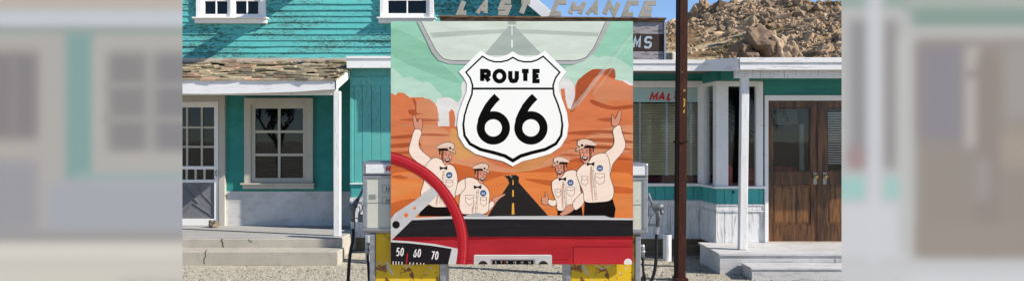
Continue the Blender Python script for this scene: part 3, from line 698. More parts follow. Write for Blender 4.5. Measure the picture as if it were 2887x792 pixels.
# door wall
xd0 = xa(2154); a = MB(); hole = (xa(2163), xa(2458), 0, za(284))
grid_wall(a, xd0, 7.5, .2, 2.86, YA+.003, YA+.12, [hole]); a.build('door_wall', 'teal_frieze', diner)
a = MB(); a.box(xa(2155), xa(2165), YA-.03, YA+.06, .275, za(269)); a.box(xa(2165)+.001, xa(2457)-.001, YA-.032, YA+.06, za(284), za(269)); a.box(xa(2457), xa(2467), YA-.03, YA+.06, .275, za(269))
a.build('door_frame', 'white_trim', diner, .003)
a = MB(); a.box(xa(2163), xa(2459), YA-.04, YA+.05, .272, .29); a.build('threshold', 'pale_board', diner, .003)
def leaf(p0, p1, g0, g1, handle_px):
    Yl = YA+.02; x0, x1 = xa(p0), xa(p1); st0, st1 = xa(g0), xa(g1)
    b = MB(); z0, z1 = .292, za(285)
    b.box(x0, st0, Yl, Yl+.045, z0, z1); b.box(st1, x1, Yl, Yl+.045, z0, z1)
    for q0, q1 in ((285, 304), (483, 521), (634, 679.5)): b.box(st0, st1, Yl+.001, Yl+.044, za(q1), za(q0))
    d = b.build('door', 'door_wood', diner, .004)
    b = MB(); b.box(st0+.001, st1-.001, Yl+.022, Yl+.035, za(633.5), za(521.5)); 
    b.box(st0+.035, st1-.035, Yl+.014, Yl+.0215, za(627), za(528)); b.build('panel', 'door_panel', d, .006)
    b = MB(); b.box(st0+.001, st1-.001, Yl+.024, Yl+.028, za(482.5), za(304.5)); b.build('glass', 'glass', d)
    b = MB()
    for q in (st0+.001, st1-.013): b.box(q, q+.012, Yl+.008, Yl+.0235, za(482), za(305))
    b.box(st0+.014, st1-.014, Yl+.008, Yl+.0235, za(482), za(480)); b.box(st0+.014, st1-.014, Yl+.008, Yl+.0235, za(307), za(305)); b.build('glazing_bead', 'door_wood', d)
    b = MB(); hx_ = xa(handle_px); b.box(hx_-.03, hx_+.03, Yl-.006, Yl-.0005, za(520), za(486)); hp = b.build('handle_plate', 'plate_metal', d, .002)
    b = MB(); b.tube([(hx_, Yl-.006, za(497)), (hx_, Yl-.03, za(497)), (hx_, Yl-.034, za(497)), (hx_, Yl-.05, za(497)), (hx_, Yl-.062, za(497)), (hx_, Yl-.066, za(497))], [.011, .011, .022, .030, .024, .006], 16)
    b.build('knob', 'brass', hp, smooth=True)
leaf(2165, 2308, 2180, 2287, 2300); leaf(2312, 2456, 2334, 2441, 2327)
a = MB(); a.box(xa(2305), xa(2315), YA+.005, YA+.019, .292, za(285)); a.build('door_stop', 'door_wood', diner, .003)
# interior: floor, back wall, window blinds, booth
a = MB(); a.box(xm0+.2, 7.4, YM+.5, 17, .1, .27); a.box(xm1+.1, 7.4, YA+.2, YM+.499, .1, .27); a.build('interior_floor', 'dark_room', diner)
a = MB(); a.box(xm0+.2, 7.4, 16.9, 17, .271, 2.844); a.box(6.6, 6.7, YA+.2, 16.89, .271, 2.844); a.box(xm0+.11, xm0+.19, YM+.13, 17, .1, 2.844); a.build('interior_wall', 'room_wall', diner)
a = MB()
for i in range(12):
    z_ = za(345)+i*.035; a.box(xa(2268), xa(2330), YA+1.2, YA+1.23, z_, z_+.012)
a.build('interior_blind', 'blind_pale', diner); a = MB()
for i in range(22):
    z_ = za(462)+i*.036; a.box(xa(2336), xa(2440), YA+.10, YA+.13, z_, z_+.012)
a.build('interior_blind', 'blind_pale', diner)
a = MB(); a.box(xa(2300)+.2, xa(2312)+.2, YA+1.2, YA+1.25, .3, za(345)); a.build('interior_post', 'blind_pale', diner)
def booth(x0, x1, y0, ztop, label):
    t = thing('booth_seat', label, 'seat', ((x0+x1)/2, y0, .27)); b = MB()
    pts = [(x0, .70), (x0, ztop-.06), (x0+.04, ztop-.01), (x0+(x1-x0)*.5, ztop), (x1-.04, ztop-.01), (x1, ztop-.06), (x1, .70)]
    b.prism(pts, y0, y0+.16); b.build('backrest', 'red_leather', t, .03)
    b = MB(); b.box(x0, x1, y0-.4 if False else y0+.161, y0+.6, .60, .74); b.build('seat', 'red_leather', t, .03)
    b = MB(); b.box(x0+.02, x1-.02, y0+.02, y0+.58, .272, .599); b.build('base', 'red_strip', t)
booth(xa(2046), xa(2084), YA+.34, za(466), 'burgundy tufted booth seat behind the bay window, on the left of the white post')
booth(xa(2112), xa(2150), YA+.36, za(476), 'burgundy tufted booth seat behind the bay window, on the right of the white post')
booth(xa(2184), xa(2300), YA+.8, za(474), 'burgundy booth back seen through the glass of the left door')
# flat roof & canopy fascia
poly = [(xm0-.3, 11.42), (X(1990, 11.42), 11.42), (X(2090, 10.92)-.02, 10.95), (7.6, 10.95), (7.6, 17.2), (xm0-.3, 17.2)]
def slab(mb, poly, z0, z1):
    n = len(poly); tri = tessellate_polygon([[Vector((p[0], p[1], 0)) for p in poly]])
    mb.add([(p[0], p[1], z0) for p in poly]+[(p[0], p[1], z1) for p in poly], [t for t in tri]+[tuple(i+n for i in t) for t in tri]+[(i, (i+1) % n, n+(i+1) % n, n+i) for i in range(n)])
a = MB(); slab(a, poly, 2.845, 2.92); a.build('flat_roof', 'tile_grey', diner)
def fasc(mb, p, q, z0, z1, t0, t1, zq=None):
    P0, P1 = Vector(p), Vector(q); u = (P1-P0).normalized(); n_ = Vector((u.y, -u.x))
    c = [P0+n_*t1, P1+n_*t1, P1+n_*t0, P0+n_*t0]; zq = zq or (z0, z1)
    mb.hexa([(c[0].x, c[0].y, z0), (c[1].x, c[1].y, zq[0]), (c[2].x, c[2].y, zq[0]), (c[3].x, c[3].y, z0), (c[0].x, c[0].y, z1), (c[1].x, c[1].y, zq[1]), (c[2].x, c[2].y, zq[1]), (c[3].x, c[3].y, z1)])
a = MB(); A_, B_, C_, D_ = poly[0], poly[1], poly[2], poly[3]
fasc(a, A_, B_, Z(201, 11.42), Z(181, 11.42), .001, .03); fasc(a, A_, (B_[0]+.01, B_[1]), Z(181, 11.42)+.001, Z(170, 11.42), .001, .045)
fasc(a, B_, C_, Z(201, 11.42), Z(170, 11.42), .002, .036, (Z(201, 10.95), Z(163, 10.95)))
fasc(a, C_, D_, Z(198, 10.95), Z(178, 10.95), .001, .03); fasc(a, (C_[0]-.004, C_[1]), D_, Z(178, 10.95)+.001, Z(163.5, 10.95), .001, .047)
a.build('fascia', 'white_fascia', diner, .004)
a = MB(); Yq = 11.06; a.box(X(2073, Yq), 7.5, Yq, Yq+.09, Z(220, Yq), Z(199, Yq)+.02); a.build('canopy_beam', 'white_post', diner, .005)
a = MB(); a.box(X(2073, Yq), 7.5, Yq+.7, Yq+.8, 2.70, 2.83); a.build('canopy_soffit_board', 'teal_frieze', diner)
a = MB(); a.hexa([(X(2085, 11.1), 11.1, .278), (X(2107, 11.1), 11.1, .278), (X(2107, 11.1), 11.21, .278), (X(2085, 11.1), 11.21, .278), (X(2090, 11.1), 11.08, 2.68), (X(2112, 11.1), 11.08, 2.68), (X(2112, 11.1), 11.19, 2.68), (X(2090, 11.1), 11.19, 2.68)])
a.build('canopy_post', 'white_post', diner, .008)
# deck and step (painted timber)
a = MB(); x0 = 2.80
for i in range(9):
    y_ = 10.745+i*.135; a.box(x0, 7.4, y_, y_+.131, .243, .273 if i % 2 else .2735)
a.build('deck_board', 'deck_paint', diner, .003)
a = MB(); a.box(x0+.015, 7.4, 10.765, 10.79, .115, .242); a.box(x0+.015, 7.4, 10.762, 10.79, -.02, .113); a.box(x0+.01, x0+.03, 10.791, 11.88, -.02, .242); a.box(X(2357, 10.76), X(2358, 10.76)+.004, 10.757, 10.7615, -.01, .24)
a.build('deck_skirt', 'deck_paint', diner, .002)
a = MB(); a.box(3.10, 7.4, 10.31, 10.744, .125, .151); a.box(3.115, 7.4, 10.325, 10.745, -.02, .124); a.build('step', 'deck_paint', diner, .004)

# ================================================================== ROOF SIGN
YS = 12.6
sign = thing('roof_sign', 'long weathered plank sign on the roof topped with cut-out grey letters', 'sign', (X(1558, YS), YS, 3.0))
tilt = 6/636
def sz(px, py): return Z(py+(px-1240)*tilt, YS)
def plank(mb, y0, y1, d, px0=1241, px1=1873):
    mb.prism([(X(px0, YS), sz(px0, y1)), (X(px1, YS), sz(px1, y1)), (X(px1, YS), sz(px1, y0)), (X(px0, YS), sz(px0, y0))], YS-d, YS+.04)
a = MB(); plank(a, 58, 91, .003, 1241, 1871); plank(a, 140, 200, .004, 1241, 1871); a.build('pale_plank', 'sign_pale', sign, .003)
a = MB(); plank(a, 91.5, 139.5, .008, 1241, 1871); a.build('dark_plank', 'sign_dark', sign, .003)
a = MB(); plank(a, 46, 50, .06, 1236, 1877); plank(a, 50.3, 57.5, .03, 1240, 1874); a.build('top_moulding', 'sign_rust', sign, .003)
a = MB(); plank(a, 58, 200, .035, 1871.5, 1876); a.build('edge_strip', 'steel', sign)
a = MB()
for i, (px, w_) in enumerate(((1781, 24), (1812, 24))):
    for j, q in enumerate(glyph('MS'[i], X(px, YS), sz(px, 133), w_*YS/F, 36*YS/F, .042, .15)):
        vs, fs = strip(q, .036); a.add([(v.x, YS-.012-.001*j, v.y) for v in vs], fs)
a.build('painted_lettering', 'sign_letter', sign)
letters = [('L', 1285, 34, 0), ('A', 1337, 36, 0), ('s', 1396, 36, 0), ('T', 1447, 40, 0), ('c', 1547, 42, 0), ('H', 1597, 42, 0), ('A', 1646, 38, 0), ('N', 1694, 42, 0), ('c', 1750, 42, 0), ('E', 1799, 42, 0)]
for k, (ch, px, w_, _) in enumerate(letters):
    a = MB(); hgt = 46*YS/F; base = sz(px, 44.5) ; shear = .40
    for j, q in enumerate(glyph(ch, X(px, YS), base, w_*YS/F*.98, hgt, .078 if ch not in 'A' else .066, shear)):
        vs, fs = strip(q, .076 if ch != 'A' else .064); n_ = len(vs)//2; y0 = YS-.045-.002*j; y1 = YS-.01+.002*j
        m_ = len(vs)
        side = []
        for i in range(n_-1): side += [(i, i+m_, i+1+m_, i+1), (n_+i+1, n_+i+1+m_, n_+i+m_, n_+i)]
        side += [(0, n_, n_+m_, m_), (n_-1, n_-1+m_, 2*n_-1+m_, 2*n_-1)]
        a.add([(v.x, y0, v.y) for v in vs]+[(v.x, y1, v.y) for v in vs], fs+[tuple(reversed([i+m_ for i in f])) for f in fs]+side)
    a.build('letter', 'letter_wood', sign, .002)
a = MB()
for px in (1300, 1500, 1700, 1850):
    a = MB(); a.box(X(px, YS), X(px, YS)+.05, YS+.041, YS+.09, 2.9, sz(px, 52)); a.hexa([(X(px, YS), YS+.9, 2.9), (X(px, YS)+.05, YS+.9, 2.9), (X(px, YS)+.05, YS+.98, 2.9), (X(px, YS), YS+.98, 2.9), (X(px, YS), YS+.091, 3.5), (X(px, YS)+.05, YS+.091, 3.5), (X(px, YS)+.05, YS+.14, 3.5), (X(px, YS), YS+.14, 3.5)]); a.build('brace', 'weathered_wood', sign)
# air conditioner
Yc = 13.0; ac = thing('air_conditioner', 'small cream air conditioner on the roof between the sign and the rusty pole', 'air conditioner', (X(1890, Yc), Yc, 2.92))
a = MB(); a.box(X(1872, Yc), X(1905.5, Yc), Yc, Yc+.4, 2.921, Z(147, Yc)); a.build('casing', 'ac_cream', ac, .02)
a = MB()
for i in range(7): a.box(X(1878, Yc), X(1896, Yc), Yc-.012, Yc-.001, Z(171-i*3.1, Yc)+.01, Z(169.4-i*3.1, Yc)+.01)
a.build('grille', 'ink_dark', ac)

# ================================================================== RUSTY POLE, STUBS
Yr = 10.25; pole = thing('steel_pole', 'tall rusty brown steel post in front of the diner window', 'pole', (X(1920, Yr), Yr, 0))
def lean(px0, px1, y0, y1, mat, name, d0=0):
    b = MB(); q = []
    for (sh, z_) in ((0, -.05), (7.2, 4.2)):
        a0, a1 = X(px0+sh, Yr), X(px1+sh, Yr); q.append([(a0, y0, z_), (a1, y0, z_), (a1, y1, z_), (a0, y1, z_)])
    b.hexa(q[0]+q[1]); return b.build(name, mat, pole, .003)
lean(1911.5, 1933.5, Yr, Yr+.02, 'rust_pole', 'front_flange'); lean(1906, 1911, Yr+.004, Yr+.15, 'rust_dark', 'side_flange'); lean(1911.5, 1933.5, Yr+.13, Yr+.15, 'rust_pole', 'rear_flange'); lean(1929, 1933.5, Yr+.021, Yr+.129, 'rust_pole', 'web')
a = MB(); a.box(X(1903, Yr), X(1939, Yr), Yr-.04, Yr+.19, -.02, .03); a.build('base_plate', 'rust_pole', pole, .004)
def lx(px, py): return X(px, Yr)+ (Z(py, Yr)-0)/4.2*7.2*Yr/F*0
a = MB()
for pts in ([(1927, 252), (1932, 253), (1932, 258), (1927, 259)], [(1926, 277), (1932, 279), (1931, 300), (1926, 303), (1928, 290)], [(1927, 308), (1931, 309), (1930, 320), (1926, 318)], [(1922, 200), (1924, 200), (1924, 206), (1922, 206)]):
    a = MB(); a.prism([(X(p[0], Yr), Z(p[1], Yr)) for p in reversed(pts)], Yr-.002, Yr+.002); a.build('yellow_paint', 'pole_yellow', pole)
a = MB()
for i in range(3):
    z_ = Z(399+i*1.5, Yr); a.tube([(X(1906, Yr), Yr-.012, z_), (X(1920, Yr), Yr-.018, z_-.012), (X(1940, Yr), Yr-.012, z_+.01+.004*i), (X(1940, Yr), Yr+.165, z_), (X(1906, Yr), Yr+.165, z_), (X(1906, Yr), Yr-.012, z_)], .0035, 6)
a.build('wire', 'rust_dark', pole)
def stub(px, Y, label, w_=.063, h_=.38):
    x = X(px, Y); b = MB(); b.tube([(x, Y, -.03), (x, Y, h_), (x, Y, h_+.002)], [w_, w_, w_*.86], 20, True)
    t = thing('pipe_bollard', label, 'bollard', (x, Y, 0), 'white pipe stubs beside the pumps'); b.build('pipe', 'white_post', t, smooth=False)
    b = MB(); b.tube([(x, Y, h_+.0025), (x, Y, h_+.004)], w_*.78, 20); b.build('opening', 'rust_dark', t)
stub(1881, 12.0, 'short white painted pipe standing left of the rusty pole'); stub(1042, 12.0, 'short white painted pipe half hidden behind the left fuel pump')

# ================================================================== FUEL PUMPS
YP = 7.6
def pump(cx, zt, side, label, regular):
    """cx = centre px; side = -1 nozzle on left, +1 on right"""
    x = X(cx, YP); root = thing('fuel_pump', label, 'fuel pump', (x, YP+.25, 0), 'old yellow fuel pumps')
    hw = 125.5*YP/F; bw = 107*YP/F; D = .50; s_ = YP/F; zh = zt-204*s_
    b = MB(); b.box(x-bw+.055, x+bw-.055, YP+.03, YP+D-.04, 0, zh); b.build('cabinet', 'pump_yellow', root, .006)
    for sg in (-1, 1):
        b = MB(); b.box(x+sg*bw, x+sg*(bw-.054), YP+.015, YP+D-.03, 0, zh); b.build('side_trim', 'steel', root, .008)
    b = MB(); b.box(x-hw, x+hw, YP+.012, YP+D, zh+.03, zt-.13); 
    fr = 10*s_
    b.box(x-hw, x-hw+fr*1.3, YP-.004, YP+.011, zh+.06, zt-.135); b.box(x+hw-fr*1.3, x+hw, YP-.004, YP+.011, zh+.06, zt-.135)
    b.box(x-hw, x+hw, YP-.006, YP+.011, zt-.16, zt-.134); b.box(x-hw, x+hw, YP-.006, YP+.011, zh+.03, zh+.0595)
    b.hexa([(x-hw+.04, YP+.03, zh+.001), (x+hw-.04, YP+.03, zh+.001), (x+hw-.04, YP+D-.02, zh+.001), (x-hw+.04, YP+D-.02, zh+.001), (x-hw, YP+.0, zh+.0295), (x+hw, YP+.0, zh+.0295), (x+hw, YP+D, zh+.0295), (x-hw, YP+D, zh+.0295)])
    hd = b.build('housing', 'steel', root, .005)
    b = MB(); b.box(x-hw+fr*1.3+.001, x+hw-fr*1.3-.001, YP+.004, YP+.011, zh+.0605, zt-.161); dp = b.build('dial_face', 'pump_cream', root)
    b = MB(); b.box(x-hw+fr*1.3+.001, x+hw-fr*1.3-.001, YP+.0005, YP+.0035, zh+.30-.004, zh+.30); 
    for k, zz_ in ((0, zt-.30), (1, zt-.41)):
        o_ = x-hw+.185
        b.box(o_, o_+.3, YP+.001, YP+.0035, zz_, zz_+.004); b.box(o_, o_+.3, YP+.001, YP+.0035, zz_+.07, zz_+.074); b.box(o_, o_+.004, YP+.001, YP+.0035, zz_+.0045, zz_+.0695)
        for q in range(9): b.box(o_+.035+q*.024, o_+.035+q*.024+.014, YP+.001, YP+.0035, zz_+.012, zz_+.055)
    for q in range(5): b.box(x-hw+.06, x-hw+.13-.008*(q % 2), YP+.001, YP+.0035, zh+.33+q*.011, zh+.333+q*.011)
    b.build('dial_print', 'ink_faint', dp)
    b = MB(); b.box(x-hw-.004, x+hw+.004, YP-.012, YP+D+.005, zt-.129, zt); b.build('top_box', 'steel', root, .014)
    b = MB(); b.box(x-hw+.032, x+hw-.032, YP-.018, YP-.0125, zt-.112, zt-.028); tp = b.build('brand_panel', 'pump_white', root, .004)
    if regular:
        b = MB(); px = x-hw+.220
        for k, ch in enumerate('REGULAR'):
            for j, q in enumerate(glyph(ch, px, zt-.098, .046, .055, .013, .2)):
                vs, fs = strip(q, .013); b.add([(v.x, YP-.0205-.0007*j, v.y) for v in vs], fs)
            px += .057
        b.build('lettering', 'red_paint', tp)
    # nozzle, holder, hose
    e = side; yn = YP+.14; ex = x+e*hw
    if e < 0:
        sx = lambda u: X(980+u/2.007, yn); sy = lambda v_: Z(440+v_/2.007, yn)
        sp_ = [(sx(92), yn, sy(178)), (sx(80), yn, sy(200)), (sx(66), yn, sy(230)), (sx(56), yn, sy(248))]
        body = [(sx(60), yn, sy(240)), (sx(46), yn, sy(262)), (sx(34), yn, sy(290)), (sx(30), yn, sy(320)), (sx(31), yn, sy(368))]
        valve = [(sx(10), yn-.01, sy(293)), (sx(22), yn-.01, sy(287)), (sx(52), yn-.01, sy(276))]
        guard = [(sx(58), yn, sy(262)), (sx(78), yn, sy(272)), (sx(84), yn, sy(300)), (sx(70), yn, sy(318)), (sx(72), yn, sy(345)), (sx(60), yn, sy(352)), (sx(40), yn, sy(350))]
        lev = [(sx(62), yn, sy(282)), (sx(70), yn, sy(300)), (sx(62), yn, sy(330)), (sx(66), yn, sy(345))]
        conn = [(sx(31), yn, sy(368)), (sx(31), yn, sy(408))]
        hose = [(sx(31), yn, sy(400)), (sx(30), yn, sy(470)), (sx(18), yn, sy(530)), (sx(9), yn, sy(600)), (sx(3), yn, sy(700)), (sx(2), yn, .42), (sx(20), yn+.03, .2), (sx(80), yn+.08, .12), (x-bw+.02, yn+.1, .2)]
        hold = (sx(60), sx(90), sy(372), sy(330)); pp = [(sx(112), sy(505)), (sx(112), sy(555))]
        h2 = [(sx(113), sy(548)), (sx(117), sy(620)), (sx(122), sy(707)), (sx(130), .5), (sx(160), .3)]
    else:
        sx = lambda u: X(1700+u/2.01, yn); sy = lambda v_: Z(440+v_/2.01, yn)
        sp_ = [(sx(257), yn, sy(208)), (sx(264), yn, sy(232)), (sx(274), yn, sy(258)), (sx(284), yn, sy(280))]
        body = [(sx(280), yn, sy(272)), (sx(294), yn, sy(298)), (sx(312), yn, sy(318)), (sx(316), yn, sy(350)), (sx(310), yn, sy(400))]
        valve = [(sx(285), yn-.02, sy(292)), (sx(312), yn-.02, sy(285)), (sx(340), yn-.02, sy(284))]
        guard = [(sx(280), yn, sy(280)), (sx(262), yn, sy(290)), (sx(258), yn, sy(320)), (sx(272), yn, sy(345)), (sx(262), yn, sy(375)), (sx(270), yn, sy(390)), (sx(300), yn, sy(386))]
        lev = [(sx(262), yn, sy(300)), (sx(256), yn, sy(330)), (sx(266), yn, sy(352)), (sx(285), yn, sy(325))]
        conn = [(sx(308), yn, sy(400)), (sx(303), yn, sy(440))]
        hose = [(sx(304), yn, sy(430)), (sx(302), yn, sy(500)), (sx(301), yn, sy(580)), (sx(292), yn, sy(650)), (sx(272), yn, sy(707)), (sx(245), yn, .40), (sx(225), yn+.02, .25), (x+bw-.02, yn+.08, .2)]
        hold = (sx(248), sx(296), sy(395), sy(384)); pp = [(sx(226), sy(515)), (sx(226), sy(572))]
        h2 = [(sx(226), sy(565)), (sx(228), sy(640)), (sx(236), sy(707)), (sx(232), .5), (sx(195), .3)]
    b = MB(); b.tube(sp_, [.011, .012, .013, .017], 10); b.tube(body, [.017, .026, .027, .023, .019], 12); b.tube(valve, [.02, .03, .024], 12)
    if e > 0: b.tube([(sx(325), yn, sy(318)), (sx(342), yn, sy(318))], [.026, .02], 12)
    nz = b.build('nozzle', 'nozzle_grey', root, smooth=True)
    b = MB(); b.tube(smooth_pts(guard), .005, 6); b.tube(smooth_pts(lev), .0045, 6); b.build('trigger_guard', 'nozzle_grey', nz, smooth=True)
    b = MB(); b.tube(conn, .02, 12); b.tube([conn[0], tuple(Vector(conn[0])*.7+Vector(conn[1])*.3)], .025, 12); b.tube([tuple(Vector(conn[0])*.4+Vector(conn[1])*.6), tuple(Vector(conn[0])*.25+Vector(conn[1])*.75)], .025, 12); b.build('coupling', 'steel', nz)
    b = MB(); b.tube(smooth_pts(hose, k=8), .0165, 12); b.build('hose', 'rubber', root, smooth=True)
    b = MB(); b.box(hold[0], hold[1]+(.0 if e > 0 else .01), yn-.02, yn+.04, hold[2], hold[3]); b.box(ex-(.001 if e < 0 else -.001), ex+e*.012, yn-.03, yn+.05, hold[2]-.02, hold[3]+.06)
    b.build('nozzle_holder', 'nozzle_grey', root, .004)
    b = MB(); b.tube([(pp[0][0]-e*.03, yn, pp[0][1]+.012), (pp[0][0], yn, pp[0][1]+.012), (pp[0][0], yn, pp[0][1]-.01), (pp[1][0], yn, pp[1][1])], [.017, .021, .019, .017], 12); b.tube([(pp[0][0], yn, pp[0][1]-.03), (pp[0][0], yn, pp[0][1]-.055)], .024, 12)
    b.build('pipe_elbow', 'steel', root, smooth=True)
    b = MB(); b.tube(smooth_pts([(p[0], yn, p[1]) for p in h2], k=6), .0125, 10); b.build('small_hose', 'rubber', root, smooth=True)
    # faded crest on the cabinet
    b = MB(); cx_, cz_ = x, zh-.235; pts = [(-.12, .07), (-.12, -.02), (0, -.085), (.12, -.02), (.12, .07)]
    vs, fs = strip([(cx_+p[0], cz_+p[1]) for p in pts], .007); b.add([(v.x, YP+.028, v.y) for v in vs], fs); b.build('faded_crest', 'pump_white', root)
    return root
pump(1148, 1.60, -1, 'rust patched yellow and chrome fuel pump with REGULAR on its top box', True)
pump(1700.5, 1.582, 1, 'yellow and chrome fuel pump with a blank top box beside the rusty pole', False)
isl = MB(); isl.box(X(980, YP), X(1870, YP), YP-.35, YP+.85, 0, .05); tag(isl.build('pavement', 'concrete', bevel=.01), kind='structure')

# ================================================================== POSTER BOARD
YQ = 7.56; s_ = YQ/F
post = thing('poster_board', 'large square illustrated poster with a white highway shield mounted on the two fuel pumps', 'poster', (X(1443.5, YQ), YQ, .63))
px0, px1, py0, py1 = 1102, 1784.5, 61, 744
a = MB(); a.box(X(px0, YQ)-.001, X(px1, YQ)+.001, YQ, YQ+.02, Z(py1, YQ)-.001, Z(py0, YQ)+.001); a.build('backing', 'steel', post)
a = MB(); a.box(X(1080, YQ), X(1250, YQ), YQ+.0205, YQ+.04, 1.2, 1.25) if False else None
a.box(X(1110, YQ), X(1777, YQ), YQ+.0205, YQ+.026, 1.30, 1.36); a.build('fixing_rail', 'steel', post)
COLS = {}; order = []
def ink(rgb, streak=.06, alpha=None):
    key = (rgb, streak, alpha)
    if key in COLS: return COLS[key]
    t = NT('poster_ink'); v = t.coords((1.0, 1, 5)); n_ = t.noise(v, 2.5, 6, .6, .5)
    c = srgb(*rgb); c = tuple(min(.97, x*k) for x, k in zip(c[:3], POSTER_K))+(1,)
    col = t.mix(t.step(n_, .35, .65), tuple(x*(1-streak*1.6) for x in c[:3])+(1,), tuple(min(1, x*(1+streak)+streak*.02) for x in c[:3])+(1,))
    if alpha is not None: t.b.inputs['Alpha'].default_value = alpha
    m = t.fin(col, .7, 0, .03); COLS[key] = len(order); order.append(m); return COLS[key]
POSTER_K = (1.04, .97, .90)
class Art:
    def __init__(s, y0): s.mb = MB(); s.y = y0; s.T = (0, 0, 1)
    def q(s, p): x, y = s.T[0]+p[0]/s.T[2], s.T[1]+p[1]/s.T[2]; return (min(max(x, px0), px1), min(max(y, py0), py1))
    def poly(s, rgb, pts, smooth=False, st=.06, k=5, alpha=None):
        if smooth: pts = smooth_pts(pts, True, k)
        pts = [s.q(p) for p in pts]; out = []
        for p in pts:
            if not out or (abs(out[-1][0]-p[0])+abs(out[-1][1]-p[1])) > 1e-3: out.append(p)
        v = [(X(p[0], YQ), Z(p[1], YQ)) for p in out]
        tri = tessellate_polygon([[Vector((a, b, 0)) for a, b in v]])
        s.mb.cur = ink(rgb, st, alpha); fs = []
        for a, b, c in tri:
            cr = (v[b][0]-v[a][0])*(v[c][1]-v[a][1])-(v[c][0]-v[a][0])*(v[b][1]-v[a][1])
            if abs(cr) < 1e-12: continue
            fs.append((a, b, c) if cr > 0 else (a, c, b))
        s.mb.add([(a, s.y, b) for a, b in v], fs); s.y -= .000012
    def line(s, rgb, pts, w, smooth=False, closed=False, st=.03, clip=True):
        if smooth: pts = smooth_pts(pts, closed, 5)
        k = s.T[2]; vs, fs = strip([(p[0], p[1]) for p in pts], [x for x in w] if isinstance(w, list) else w, closed)
        v = [s.q(p) for p in vs]; s.mb.cur = ink(rgb, st)
        s.mb.add([(X(p[0], YQ), s.y, Z(p[1], YQ)) for p in v], fs); s.y -= .000012
    def disc(s, rgb, c, r, n=24, sy=1, st=.02):
        s.poly(rgb, [(c[0]+r*math.cos(6.28318*i/n), c[1]+r*sy*math.sin(6.28318*i/n)) for i in range(n)], False, st)
    def text(s, rgb, txt, x, y, w, h, stw, gap, shear=0):
        for ch in txt:
            for q in glyph(ch, x, 0, w, h, stw, shear): s.line(rgb, [(a, y-b) for a, b in q], stw, st=0)
            x += w+gap
MINT = (152, 208, 184); CLOUD = (186, 220, 204); WHITE = (226, 226, 226); MESA = (212, 124, 82); MESA2 = (184, 92, 56); MESA3 = (236, 168, 126); SAND = (224, 132, 72); SAND2 = (200, 104, 56)
A = Art(YQ-.0006)
A.poly(MINT, [(px0, py0), (px1, py0), (px1, py1), (px0, py1)])
A.T = (1100, 60, 2.7186)
A.poly((138, 196, 170), [(0, 60), (250, 160), (400, 330), (550, 480), (300, 400), (0, 250)], True)
A.poly(CLOUD, [(0, 385), (60, 393), (105, 435), (160, 425), (240, 468), (300, 470), (360, 530), (400, 590), (400, 760), (0, 760)], True)
A.poly(CLOUD, [(1300, 480), (1340, 360), (1400, 340), (1440, 310), (1520, 255), (1590, 280), (1650, 268), (1730, 280), (1800, 320), (1870, 390), (1900, 560), (1300, 560)], True)
A.poly(WHITE, [(330, 900), (350, 630), (400, 587), (460, 587), (520, 620), (550, 560), (545, 500), (580, 465), (700, 600), (600, 900)], True)
A.poly(WHITE, [(1200, 800), (1280, 460), (1340, 440), (1390, 460), (1430, 520), (1500, 500), (1500, 800)], True)
A.poly(WHITE, [(1740, 470), (1790, 455), (1830, 465), (1870, 500), (1800, 520)], True)
A.poly(MESA, [(0, 548), (40, 568), (62, 546), (105, 550), (150, 585), (250, 583), (330, 620), (362, 668), (366, 800), (400, 905), (440, 905), (455, 800), (450, 700), (470, 672), (488, 690), (500, 740), (490, 850), (520, 900), (600, 960), (600, 1200), (0, 1200)])
A.poly(MESA3, [(280, 590), (330, 620), (362, 668), (364, 780), (250, 760), (180, 700), (200, 620)], True, alpha=.6)
A.poly(MESA, [(1280, 900), (1310, 700), (1320, 620), (1305, 520), (1337, 516), (1345, 600), (1362, 665), (1395, 680), (1420, 640), (1415, 500), (1440, 450), (1500, 400), (1550, 368), (1640, 370), (1718, 362), (1725, 450), (1780, 458), (1830, 490), (1870, 495), (1900, 1200), (1280, 1200)])
A.poly(MESA2, [(1555, 372), (1640, 370), (1715, 364), (1722, 440), (1640, 410), (1590, 420), (1540, 470), (1440, 640), (1380, 700), (1420, 560), (1440, 455)], True, alpha=.6)
A.poly(MESA3, [(1560, 500), (1700, 440), (1860, 520), (1860, 600), (1700, 610), (1600, 640)], True, alpha=.5)
A.poly(MESA2, [(140, 680), (190, 670), (170, 590), (200, 620), (205, 700), (260, 705), (160, 720)], True, alpha=.8)
A.poly(MESA2, [(1540, 600), (1700, 650), (1860, 640), (1860, 665), (1700, 680), (1560, 640)], True, alpha=.7)
A.T = (1090, 390, 1.759)
A.poly(MESA, [(0, -60), (1250, -60), (1250, 240), (0, 240)])
A.poly(MESA3, [(180, -60), (280, -50), (420, 60), (620, 150), (900, 60), (1050, -40), (1250, -60), (1250, 40), (1000, 120), (640, 190), (300, 140), (180, 60)], True, alpha=.7)
A.poly((232, 176, 110), [(330, -50), (440, 60), (420, 90), (350, 100), (320, 20)], True, alpha=.75)
A.poly((232, 176, 110), [(640, 140), (760, 80), (830, 60), (760, 140), (650, 170)], True, alpha=.5)
A.poly(SAND2, [(0, 120), (160, 130), (300, 120), (640, 170), (1000, 90), (1250, 120), (1250, 420), (0, 420)], True)
A.poly(SAND, [(0, 200), (160, 170), (400, 230), (620, 175), (900, 170), (1250, 190), (1250, 420), (0, 420)], True)
A.poly((206, 108, 58), [(680, 200), (900, 215), (1250, 250), (1250, 275), (900, 250)], True, alpha=.6)
A.poly((238, 156, 92), [(0, 230), (150, 215), (170, 240), (60, 290), (0, 300)], True, alpha=.7)
A.poly((206, 108, 58), [(0, 330), (150, 300), (160, 380), (0, 390)], True, alpha=.5)
A.poly((238, 156, 92), [(1130, 300), (1250, 270), (1250, 330), (1135, 360)], True, alpha=.6)
